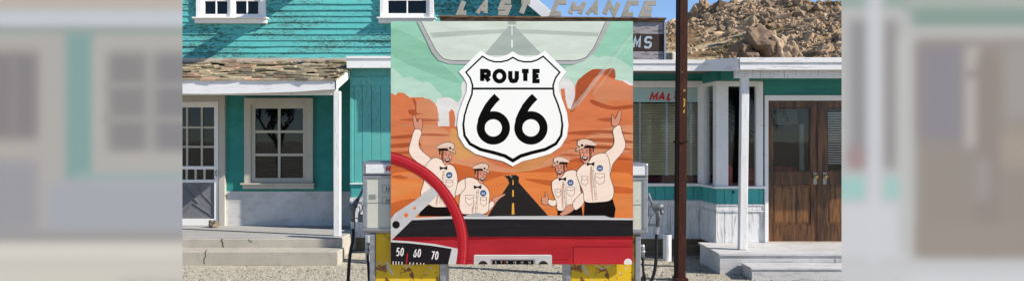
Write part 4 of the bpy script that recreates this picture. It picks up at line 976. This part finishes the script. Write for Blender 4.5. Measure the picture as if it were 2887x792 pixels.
for i in range(26):
    y_ = random.uniform(-110, 340); x_ = random.choice((random.uniform(0, 160), random.uniform(640, 1050))); w_ = random.uniform(80, 220); h_ = random.uniform(4, 12)
    if x_ < 200: w_ = min(w_, 330-x_)
    A.poly(random.choice((MESA2, MESA3, (240, 170, 120))), [(x_, y_), (x_+w_*.5, y_-h_*.6-3), (x_+w_, y_+2), (x_+w_*.6, y_+h_)], True, alpha=.45)
for y_, h_, c in ((10, 14, MESA2), (-30, 10, MESA2), (50, 8, MESA2), (100, 9, MESA2)):
    A.poly(c, [(900, y_), (1080, y_-12), (1225, y_+4), (1225, y_+h_), (1050, y_+h_-6)], True, alpha=.6); A.poly(c, [(20, y_+20), (140, y_+10), (170, y_+22), (100, y_+20+h_), (20, y_+22+h_)], True, alpha=.6)
ROAD = (43, 40, 41)
A.poly(ROAD, [(498, 388), (608, 222), (600, 200), (583, 186), (640, 180), (656, 190), (655, 218), (806, 388)])
for (a0, a1, w0, w1) in ((205, 230, 4, 6), (255, 288, 6, 9), (320, 376, 9, 14)): A.poly((232, 170, 70), [(627-w0/2, a0), (627+w0/2, a0), (627+w1/2, a1), (627-w1/2, a1)])
A.line((200, 190, 170), [(612, 184), (622, 193)], 3)
# people of the poster
SK = (214, 152, 128); SKD = (136, 74, 58); SH = (246, 228, 214); SHD = (214, 178, 156); BK = (24, 18, 18); CAPC = (228, 206, 190); LW = 3.4
def face(c, s, flip):
    """laughing face with cap, centre c, size s in crop pixels"""
    f = -1 if flip else 1; P = lambda x, y: (c[0]+f*x*s, c[1]+y*s)
    A.poly((70, 40, 32), [P(-.46, -.42), P(-.2, -.5), P(-.25, .05), P(-.42, .0)])
    A.poly(SK, [P(-.42, -.1), P(-.32, -.14), P(-.28, .1), P(-.36, .12)], True)
    A.poly(SK, [P(-.3, -.45), P(.42, -.42), P(.44, -.05), P(.36, .3), P(.12, .62), P(-.12, .5), P(-.3, .15)], True)
    A.line(BK, [P(-.3, .1), P(-.12, .5), P(.12, .63), P(.36, .3), P(.45, -.1)], LW*.7, True)
    A.poly(SKD, [P(-.3, -.4), P(-.12, -.38), P(-.15, .1), P(-.1, .4), P(-.28, .15)], True)
    A.line(BK, [P(-.08, -.24), P(.0, -.30), P(.1, -.25)], LW*.8); A.line(BK, [P(.22, -.25), P(.3, -.3), P(.38, -.25)], LW*.8)
    A.line(BK, [P(-.06, -.1), P(.02, -.15), P(.1, -.1)], LW); A.line(BK, [P(.22, -.1), P(.3, -.15), P(.36, -.1)], LW)
    A.line(BK, [P(.18, -.12), P(.24, .08), P(.14, .1)], LW*.6)
    A.poly(BK, [P(-.06, .18), P(.32, .16), P(.24, .38), P(.1, .44), P(.0, .36)], True)
    A.poly((250, 245, 240), [P(-.02, .2), P(.28, .19), P(.22, .26), P(.06, .27)])
    A.poly((176, 60, 56), [P(.02, .34), P(.2, .32), P(.12, .41)])
    A.poly(BK, [P(-.48, -.52), P(.6, -.46), P(.56, -.25), P(.3, -.38), P(-.42, -.42)])
    A.poly(CAPC, [P(-.62, -.72), P(-.3, -.88), P(.1, -1.0), P(.45, -.95), P(.62, -.8), P(.58, -.55), P(.1, -.62), P(-.5, -.56)], True)
    A.line(BK, [P(-.62, -.70), P(-.3, -.88), P(.1, -1.0), P(.45, -.95), P(.62, -.8), P(.58, -.55)], LW*.8, True)
    A.line(BK, [P(-.5, -.5), P(-.1, -.5), P(.56, -.44)], .13*s*1.0)
    A.poly(SHD, [P(.2, -.44), P(.66, -.42), P(.72, -.22), P(.62, -.18), P(.5, -.3)], True); A.line(BK, [P(.3, -.40), P(.6, -.2), P(.72, -.2), P(.66, -.42)], LW*.8)
    A.disc(CAPC, P(.32, -.58), .17*s, 16); A.disc(BK, P(.32, -.58), .09*s, 10)
def figure(body, pants, hands, arms, fc, fs, flip, bow, badge, pockets, placket):
    A.poly(BK, pants)
    for h in hands: A.poly(SK, h, True); A.line(BK, h, LW*.6, True, True)
    for h in arms: A.poly(SH, h, True, .03); A.line(BK, h, LW*.8, True, True)
    A.poly(SH, body, True, .03); A.line(BK, body, LW*.9, True, True)
    xm = sum(p[0] for p in body)/len(body); 
    A.poly(SHD, [placket[0], (placket[0][0]-10, placket[0][1]+60), (placket[1][0]-22, placket[1][1]-20), (placket[1][0]-14, placket[1][1])], True, .03, alpha=.6)
    A.line(BK, placket, 2, False); A.line(BK, [(placket[0][0]+9, placket[0][1]), (placket[1][0]+9, placket[1][1])], 1.4)
    for i in range(4):
        t_ = (i+.6)/4.4; A.disc(BK, (placket[0][0]+4+(placket[1][0]-placket[0][0])*t_, placket[0][1]+(placket[1][1]-placket[0][1])*t_), 2.6, 8)
    for (x, y, w_, h_) in pockets: A.line(BK, [(x, y), (x+w_, y+2), (x+w_-2, y+h_*.75), (x+w_/2, y+h_), (x, y+h_*.7)], 2, False, True); A.line(BK, [(x, y+h_*.25), (x+w_/2, y+h_*.4), (x+w_, y+h_*.25)], 2)
    face(fc, fs, flip)
    x, y = bow; A.poly(SH, [(x-26, y-18), (x, y-2), (x+26, y-18), (x+24, y+10), (x, y+4), (x-24, y+10)])
    A.poly(BK, [(x-24, y-10), (x-3, y-3), (x+3, y-3), (x+24, y-12), (x+20, y+13), (x+3, y+4), (x-3, y+4), (x-20, y+13)])
    A.disc((40, 92, 146), badge, 18.5, 20)
    for k in (-1, 1):
        q = (badge[0]+k*5.5, badge[1]); A.text((240, 240, 245), '6', q[0]-4.6, q[1]+7, 9.2, 14, 2.4, 0)
A.T = (1100, 280, 2.08)
figure([(285, 345), (345, 378), (378, 400), (396, 465), (384, 560), (352, 622), (290, 632), (236, 622), (180, 560), (198, 480), (192, 420), (222, 370), (250, 345)], [(182, 638), (236, 615), (352, 620), (354, 684), (168, 684)],
       [[(150, 180), (138, 145), (134, 100), (146, 95), (158, 132), (170, 118), (182, 112), (190, 150), (180, 188)]],
       [[(240, 350), (185, 300), (168, 255), (185, 190), (146, 176), (124, 235), (110, 300), (132, 345), (200, 395), (235, 400)]], (325, 335), 84, False, (313, 402), (347, 444), [(327, 472, 42, 42)], [(312, 415), (290, 610)])
figure([(442, 463), (490, 462), (550, 500), (582, 540), (580, 600), (560, 668), (410, 668), (405, 640), (410, 560), (440, 520)], [(405, 660), (560, 660), (560, 684), (400, 684)],
       [[(596, 605), (606, 575), (640, 562), (672, 552), (672, 562), (650, 576), (640, 585), (612, 612)], [(420, 640), (450, 640), (480, 665), (470, 676), (425, 672)]],
       [[(560, 670), (604, 628), (610, 604), (592, 595), (570, 625), (550, 650)], [(445, 463), (402, 484), (388, 525), (384, 565), (440, 535), (446, 490)]], (530, 448), 74, False, (513, 513), (546, 549), [(442, 560, 48, 60), (530, 572, 36, 54)], [(510, 525), (500, 660)])
A.T = (1500, 280, 2.08)
figure([(118, 482), (158, 455), (205, 420), (255, 418), (276, 470), (286, 540), (296, 590), (255, 640), (200, 650), (150, 648), (142, 600), (120, 540)], [(150, 645), (290, 625), (298, 680), (150, 678)],
       [[(56, 575), (78, 572), (76, 546), (86, 548), (95, 580), (103, 600), (92, 615), (62, 612)]], [[(98, 585), (128, 590), (146, 560), (148, 600), (130, 626), (98, 614)]], (172, 410), 74, True, (178, 466), (225, 488), [(135, 525, 34, 50), (204, 514, 46, 54)], [(182, 478), (198, 640)])
figure([(275, 405), (325, 362), (370, 325), (432, 318), (456, 380), (458, 450), (480, 530), (464, 588), (400, 602), (312, 600), (300, 545), (262, 445)], [(310, 594), (468, 572), (490, 640), (482, 692), (304, 682)],
       [[(472, 155), (466, 110), (474, 88), (484, 115), (498, 95), (514, 62), (522, 76), (518, 120), (502, 152)], [(245, 615), (205, 622), (185, 650), (162, 672), (180, 680), (215, 668), (245, 645)]],
       [[(425, 320), (470, 280), (482, 240), (474, 180), (514, 150), (528, 195), (548, 262), (530, 312), (475, 378), (458, 440), (440, 390)], [(300, 545), (262, 575), (238, 612), (256, 648), (300, 612), (306, 570)]],
       (322, 322), 90, True, (343, 378), (398, 403), [(290, 450, 38, 56), (370, 434, 56, 66)], [(348, 392), (372, 590)])
# dashboard
A.T = (1090, 390, 1.759)
A.poly((188, 192, 196), [(0, 400), (330, 384), (500, 386), (560, 384), (1080, 382), (1110, 392), (1250, 396), (1250, 420), (0, 420)])
A.poly((222, 224, 226), [(0, 396), (300, 388), (1250, 397), (1250, 400), (300, 394), (0, 402)])
A.poly((168, 172, 178), [(395, 384), (440, 368), (480, 374), (500, 388)], True)
A.poly((38, 36, 40), [(0, 408), (330, 398), (1250, 404), (1250, 486), (0, 490)])
A.poly((50, 48, 52), [(0, 440), (600, 425), (1250, 440), (1250, 450), (600, 436), (0, 452)], alpha=.6)
A.poly((172, 44, 52), [(0, 488), (1250, 484), (1250, 640), (0, 640)], st=.08)
A.poly((140, 30, 38), [(0, 488), (1250, 484), (1250, 500), (600, 496), (0, 510)], alpha=.6)
A.line((120, 26, 34), [(925, 640), (925, 536), (1250, 536)], 4); A.line((120, 26, 34), [(400, 606), (900, 600)], 4)
A.poly((182, 50, 58), [(930, 541), (1250, 541), (1250, 640), (930, 640)])
A.disc((226, 226, 226), (1197, 614), 20)
A.poly((196, 196, 198), [(433, 580), (440, 575), (812, 575), (820, 580), (820, 640), (433, 640)]); A.line((236, 236, 236), [(436, 578), (816, 578)], 4)
A.poly((150, 150, 154), [(515, 596), (738, 596), (738, 640), (515, 640)]); A.poly((26, 24, 28), [(524, 602), (729, 602), (729, 640), (524, 640)])
A.disc((50, 48, 50), (478, 630), 25); A.disc((50, 48, 50), (777, 630), 25)
for tx, x in (('5', 538), ('7', 566), ('9', 595), ('12', 628), ('14', 664), ('16', 701)): A.text((220, 220, 220), tx, x, 618, 6, 10, 1.6, 2)
A.line((200, 40, 40), [(586, 606), (586, 640)], 2)
A.poly((204, 206, 208), [(0, 503), (110, 508), (240, 522), (355, 545), (344, 640), (0, 640)])
A.poly((34, 32, 36), [(0, 513), (110, 518), (220, 530), (323, 546), (305, 640), (0, 640)])
for tx, x, y in (('50', 46, 582), ('60', 131, 588), ('70', 218, 600)): A.text((238, 238, 238), tx, x, y, 17, 42, 5.2, 3, .12)
for x in (32, 46, 60, 76, 115, 132, 150, 168, 184): A.line((236, 236, 236), [(x, 640), (x+1, 607+(x-30)*.06)], 4)
A.line((190, 40, 40), [(98, 640), (104, 568)], 5)
A.poly((196, 200, 204), [(235, 232), (272, 262), (20, 506), (0, 512), (0, 400), (40, 372), (150, 300)]); A.poly((218, 220, 222), [(235, 232), (250, 240), (150, 330), (20, 440), (0, 430), (60, 375), (150, 300)], alpha=.7)
A.disc((226, 120, 66), (97, 380), 11); A.disc((226, 120, 66), (139, 345), 7.5); A.disc((30, 28, 30), (47, 427), 19)
A.line((166, 36, 46), [(0, 92), (110, 122), (200, 175), (275, 250), (335, 340), (370, 430), (382, 520), (374, 640)], [44, 47, 50, 52, 54, 54, 54, 54], True if False else False) if False else None
wp = smooth_pts([(-20, 90), (30, 96), (110, 125), (200, 180), (275, 255), (333, 345), (366, 430), (380, 520), (374, 645)], False, 6)
A.line((158, 34, 44), wp, 54); A.line((186, 46, 56), [(p[0]+5, p[1]-6) for p in wp], 28); A.line((206, 72, 78), [(p[0]+11, p[1]-12) for p in wp], 7)
# mirror
A.T = (1100, 60, 2.7186)
A.poly((178, 182, 184), [(205, 0), (270, 130), (320, 240), (370, 300), (450, 328), (560, 332), (1400, 332), (1490, 305), (1570, 240), (1620, 150), (1692, 0)])
A.poly((210, 224, 214), [(240, 0), (352, 225), (405, 285), (470, 300), (1420, 300), (1500, 278), (1558, 210), (1650, 0)])
A.poly((198, 214, 206), [(300, 90), (900, 60), (1600, 90), (1590, 120), (900, 90), (330, 130)], alpha=.6)
A.line((112, 118, 120), [(236, 0), (350, 225), (380, 262), (405, 285), (440, 298), (480, 304), (1410, 304), (1460, 298), (1505, 275), (1560, 208), (1652, 0)], 6)
A.poly((168, 182, 178), [(908, 40), (955, 40), (1170, 262), (715, 262)]); A.poly((168, 182, 178), [(902, 0), (965, 0), (965, 28), (902, 28)])
A.line((235, 240, 236), [(934, 30), (934, 110)], 7); A.line((235, 240, 236), [(934, 145), (934, 205)], 12)
A.poly((225, 240, 228), [(1862, 75), (1862, 110), (1450, 640), (1380, 690), (1400, 650)], alpha=.28)
A.poly((225, 240, 228), [(1862, 150), (1862, 170), (1560, 560), (1540, 570)], alpha=.18)
A.mb.build('printed_picture', order, post)
# shield on the poster
n0 = len(order); art2 = Art(A.y-.00003); A2 = art2; A2.T = (1280, 130, 2.02)
def mir(pts): return pts+[(670-x, y) for x, y in reversed(pts[1:-1])]
oL = [(335, 32), (305, 50), (270, 62), (230, 64), (190, 52), (152, 27), (28, 148), (55, 180), (74, 215), (72, 260), (48, 320), (27, 380), (18, 450), (27, 515), (62, 572), (120, 612), (200, 636), (280, 655), (335, 684)]
mL = [(335, 66), (305, 83), (270, 91), (230, 91), (195, 80), (162, 60), (68, 150), (92, 182), (106, 225), (102, 275), (78, 335), (60, 395), (53, 450), (60, 510), (90, 556), (150, 588), (225, 606), (290, 625), (335, 652)]
A2.poly((150, 160, 150), [(x+1, y+3) for x, y in mir(oL)], alpha=.35); A2.poly((253, 253, 253), mir(oL), st=.0)
wl = [9]*7+[9, 10, 10, 10, 10, 12, 14, 17, 19, 20, 20, 20]
full = mL+[(670-x, y) for x, y in reversed(mL[1:-1])]; wf_ = wl+list(reversed(wl[1:-1]))
A2.line((14, 14, 14), full, wf_, False, True); A2.line((14, 14, 14), [(108, 243), (562, 243)], 12)
for dx_ in (0, 214):
    ring = [(224+dx_+72*math.cos(6.28318*i/48), 466+72*math.sin(6.28318*i/48)) for i in range(48)]
    A2.line((14, 14, 14), ring, 46, False, True, st=0)
    A2.line((14, 14, 14), [(246+dx_, 288), (222+dx_, 312), (196+dx_, 345), (174+dx_, 385), (159+dx_, 420), (152+dx_, 470)], 45, False, st=0)
A2.line((14, 14, 14), [(259+28.5*math.cos(6.28318*i/40), 172+30*math.sin(6.28318*i/40)) for i in range(40)], 24, False, True, st=0)
for ch, x, w_ in (('R', 148, 64), ('U', 308, 62), ('T', 374, 64), ('E', 446, 54)):
    for q in glyph(ch, x, 0, w_, 82, 25): A2.line((14, 14, 14), [(a_, 213-b_) for a_, b_ in (smooth_pts(q[:-1], True, 4)+[smooth_pts(q[:-1], True, 4)[0]] if ch == 'O' else q)], 25, st=0)
A2.mb.build('shield_emblem', order, post)

# ================================================================== BLURRED SIDE BOARDS
YE = 5.0
def blurred(px_a, px_b, rects, bg, label, feet, visx):
    W_ = X(px_b, YE)-X(px_a, YE); nxp, nyp = 84, 120
    top, bot = -14, CY+(1.8-.12)*F/YE
    img = np.zeros((nyp, nxp, 3))
    gx = np.linspace(px_a, px_b, nxp); gy = np.linspace(top, bot, nyp)
    from math import erf
    def soft(lo, hi, g, s): return np.array([.5*(erf((v-lo)/s)-erf((v-hi)/s)) for v in g])
    img[:] = np.array(srgb(*bg)[:3])
    for (x0, x1, y0, y1, rgb, s) in rects:
        s *= 1.3
        x0, x1, y0, y1 = [v*1.1207 for v in (x0, x1, y0, y1)]
        m = np.outer(soft(y0, y1, gy, s*1.12*1.2), soft(visx+x0, visx+x1, gx, s*1.12*1.2))[..., None]
        img = img*(1-m)+np.array(srgb(*rgb)[:3])*m
    img = img*SIDE_K
    x = [X(v, YE) for v in gx]; z_ = [Z(v, YE) for v in gy]
    t = thing('printed_panel', label, 'panel', ((x[0]+x[-1])/2, YE, 0), 'tall boards with a blurred print')
    vs = [(x[i], YE-.0015, z_[j]) for j in range(nyp) for i in range(nxp)]
    fs = [((j+1)*nxp+i, (j+1)*nxp+i+1, j*nxp+i+1, j*nxp+i) for j in range(nyp-1) for i in range(nxp-1)]
    me = bpy.data.meshes.new('printed_sheet'); o_ = t.location; me.from_pydata([Vector(v)-o_ for v in vs], [], fs)
    ca = me.color_attributes.new('tone', 'FLOAT_COLOR', 'POINT'); flat = np.ones((nyp*nxp, 4)); flat[:, :3] = img.reshape(-1, 3); ca.data.foreach_set('color', flat.ravel())
    me.materials.append(M['blurred_print']); o = bpy.data.objects.new('printed_sheet', me); C.objects.link(o); o.parent = t
    b = MB(); b.box(x[0]+.004, x[-1]-.004, YE, YE+.006, z_[-1], z_[0]); b.build('board', 'dado', t)
    b = MB()
    for q in (x[0]+.2, x[-1]-.2): b.box(q-.025, q+.025, YE+.007, YE+.05, 0, 2.2)
    b.build('stand', 'steel', t)
    b = MB()
    for q in (x[0]+.2, x[-1]-.2): b.box(q-.04, q+.04, YE-.3, YE+.4, 0, .04)
    b.build('foot', 'steel', t, .005)
SIDE_K = np.array([.98, .93, .87])
Lr = [(-60, 520, -40, 28, (190, 181, 172), 9), (-60, 520, 28, 70, (197, 204, 212), 9), (-60, 520, 70, 92, (150, 166, 160), 8),
      (-60, 122, 92, 620, (178, 176, 172), 12), (-60, 110, 130, 352, (137, 135, 137), 12), (30, 38, 130, 352, (150, 148, 148), 8), (-60, 110, 400, 585, (157, 158, 163), 14), (100, 160, 90, 600, (176, 174, 171), 12),
      (164, 238, 84, 455, (134, 165, 163), 9), (236, 520, 96, 450, (178, 178, 174), 10), (272, 372, 132, 384, (140, 139, 140), 12), (386, 520, 132, 384, (138, 138, 141), 12),
      (262, 520, 207, 222, (160, 160, 158), 7), (262, 520, 292, 308, (160, 160, 158), 7), (250, 520, 392, 430, (178, 177, 175), 10), (190, 520, 434, 455, (152, 176, 174), 8),
      (118, 520, 458, 585, (167, 171, 180), 11), (-60, 520, 583, 612, (152, 152, 154), 9), (-60, 520, 610, 660, (214, 213, 205), 10), (-60, 520, 655, 1000, (208, 206, 197), 14), (300, 470, 700, 760, (186, 184, 178), 12)]
Rr2 = [(-20, 600, -60, 14, (172, 178, 174), 8), (-20, 170, -10, 26, (150, 172, 166), 10), (160, 600, 16, 72, (136, 160, 152), 9), (-20, 600, 72, 92, (182, 186, 184), 8),
       (-20, 180, 28, 700, (188, 190, 190), 12), (24, 76, 50, 420, (146, 146, 150), 12), (104, 146, 50, 425, (148, 146, 147), 12), (22, 70, 372, 425, (166, 142, 146), 12),
       (-20, 72, 444, 506, (160, 202, 198), 11), (106, 172, 444, 506, (160, 202, 198), 11), (-20, 176, 510, 656, (206, 209, 214), 11), (72, 104, -40, 760, (206, 210, 216), 11), (150, 186, 95, 640, (190, 194, 193), 10),
       (190, 600, 98, 652, (152, 145, 139), 11), (200, 312, 116, 352, (141, 140, 148), 13), (316, 352, 120, 370, (182, 180, 177), 10), (312, 360, 178, 196, (148, 145, 143), 8), (410, 600, 110, 300, (160, 157, 154), 14), (400, 600, 330, 420, (166, 156, 146), 14), (345, 400, 140, 640, (148, 139, 134), 12),
       (345, 375, 400, 500, (162, 156, 154), 12), (200, 600, 560, 640, (156, 148, 141), 12), (-20, 600, 656, 1000, (200, 203, 206), 11), (170, 600, 690, 1000, (208, 212, 216), 11)]
blurred(-90, 514.5, Lr, (178, 178, 176), 'tall board with a blurred print of a pale door and window', None, 0)
blurred(2372.5, 2980, [(a-5, b-5, c, d, e, f) for a, b, c, d, e, f in Rr2], (188, 190, 190), 'tall board with a blurred print of brown doors and white posts', None, 2372.5)

# ================================================================== TREES REFLECTED IN THE GLASS (behind the camera)
def joshua(x, y, label):
    t = thing('joshua_tree', label, 'tree', (x, y, 0)); b = MB(); lf = MB(); tips = []
    def br(p, d, L_, r, n_):
        q = p+d*L_; b.tube([p, (p+q)/2+Vector((random.uniform(-.05, .05), 0, .03)), q], [r, r*.85, r*.75], 8)
        if n_ == 0: tips.append((q, d)); return
        for k in range(3 if n_ > 1 else 2):
            a_ = random.random()*6.28; e = Vector((math.cos(a_)*.75, math.sin(a_)*.5, .55)); br(q, (d*.5+e*.8).normalized(), L_*.72, r*.7, n_-1)
    br(Vector((x, y, 0)), Vector((0, 0, 1)), 1.35, .12, 3); b.build('trunk', 'bark', t)
    for q, d in tips:
        for k in range(150):
            e = Vector((random.gauss(0, 1), random.gauss(0, 1), random.gauss(.3, 1))).normalized(); g = random.uniform(.5, 1.2); lf.t = (.06*g, .08*g, .035*g)
            s1 = e.cross(Vector((0, 0, 1)))
            s1 = s1.normalized()*.02 if s1.length > .01 else Vector((.02, 0, 0)); q2 = q+d*random.uniform(-.25, .1); lf.add([q2-s1, q2+s1, q2+e*.36], [(0, 1, 2)])
    lf.build('crown', 'leafy', t)
joshua(-10.4, -8, 'joshua tree mirrored in the porch window')
def palm(x, y, h_, label):
    t = thing('palm_tree', label, 'tree', (x, y, 0), 'palms mirrored in the diner glass'); b = MB(); b.tube([(x, y, 0), (x+.05, y, h_*.5), (x, y, h_)], [.26, .2, .17], 12); b.build('trunk', 'bark', t)
    lf = MB()
    for k in range(26):
        a_ = k*2.4; up = random.uniform(-.4, .9); L_ = random.uniform(1.6, 2.2); g = random.uniform(.5, 1.1); lf.t = (.05*g, .07*g, .03*g)
        pts = [Vector((x, y, h_))+Vector((math.cos(a_)*L_*s, math.sin(a_)*L_*s, up*L_*s-1.3*s*s*L_*.6)) for s in np.linspace(0, 1, 8)]
        for i in range(7):
            p, q = pts[i], pts[i+1]; d = (q-p).normalized(); sd_ = d.cross(Vector((0, 0, 1))).normalized()
            for e in (-1, 1):
                for u in (0, .5):
                    m_ = p.lerp(q, u); w_ = .55*(1-.5*abs(i/7-.4)); lf.add([m_, m_+d*.1, m_+sd_*e*w_+Vector((0, 0, -.2))+d*.15], [(0, 1, 2)])
    lf.build('crown', 'leafy', t)
palm(9.6, -10, 3.9, 'palm tree mirrored in the bay window'); palm(5.6, -6, 3.6, 'palm tree mirrored in the blinds window')

# ================================================================== LIGHT, WORLD, CAMERA
sd_ = Vector((1.45, -.50, 1.0)).normalized(); el = math.asin(sd_.z); az = math.atan2(sd_.x, sd_.y)
ln = bpy.data.lights.new('sun', 'SUN'); ln.energy = 5.0; ln.angle = R(.5); ln.color = (1, .935, .84)
so = bpy.data.objects.new('sun', ln); C.objects.link(so); so.rotation_euler = sd_.to_track_quat('Z', 'Y').to_euler(); so.location = (8, -4, 9)
w = bpy.data.worlds.new('World'); sc.world = w; w.use_nodes = True; nt = w.node_tree; bg_ = nt.nodes['Background']
sky = nt.nodes.new('ShaderNodeTexSky'); sky.sky_type = 'NISHITA'; sky.sun_disc = False; sky.sun_elevation = el; sky.sun_rotation = az
sky.air_density = .8; sky.dust_density = 0; sky.ozone_density = 3.5; sky.altitude = 1500
nt.links.new(sky.outputs[0], bg_.inputs[0]); bg_.inputs[1].default_value = .13
cam = bpy.data.cameras.new('camera'); cam.sensor_width = 36; cam.lens = 36*F/2887; cam.clip_end = 3000; cam.clip_start = .05
co = bpy.data.objects.new('camera', cam); C.objects.link(co); co.location = (0, 0, CZ); co.rotation_euler = (R(90), 0, 0); sc.camera = co
vs_ = sc.view_settings; vs_.view_transform = 'Standard'; vs_.look = 'None'; vs_.gamma = 1; vs_.exposure = .45
sc.cycles.max_bounces = 6; sc.cycles.transparent_max_bounces = 12; sc.cycles.use_denoising = True
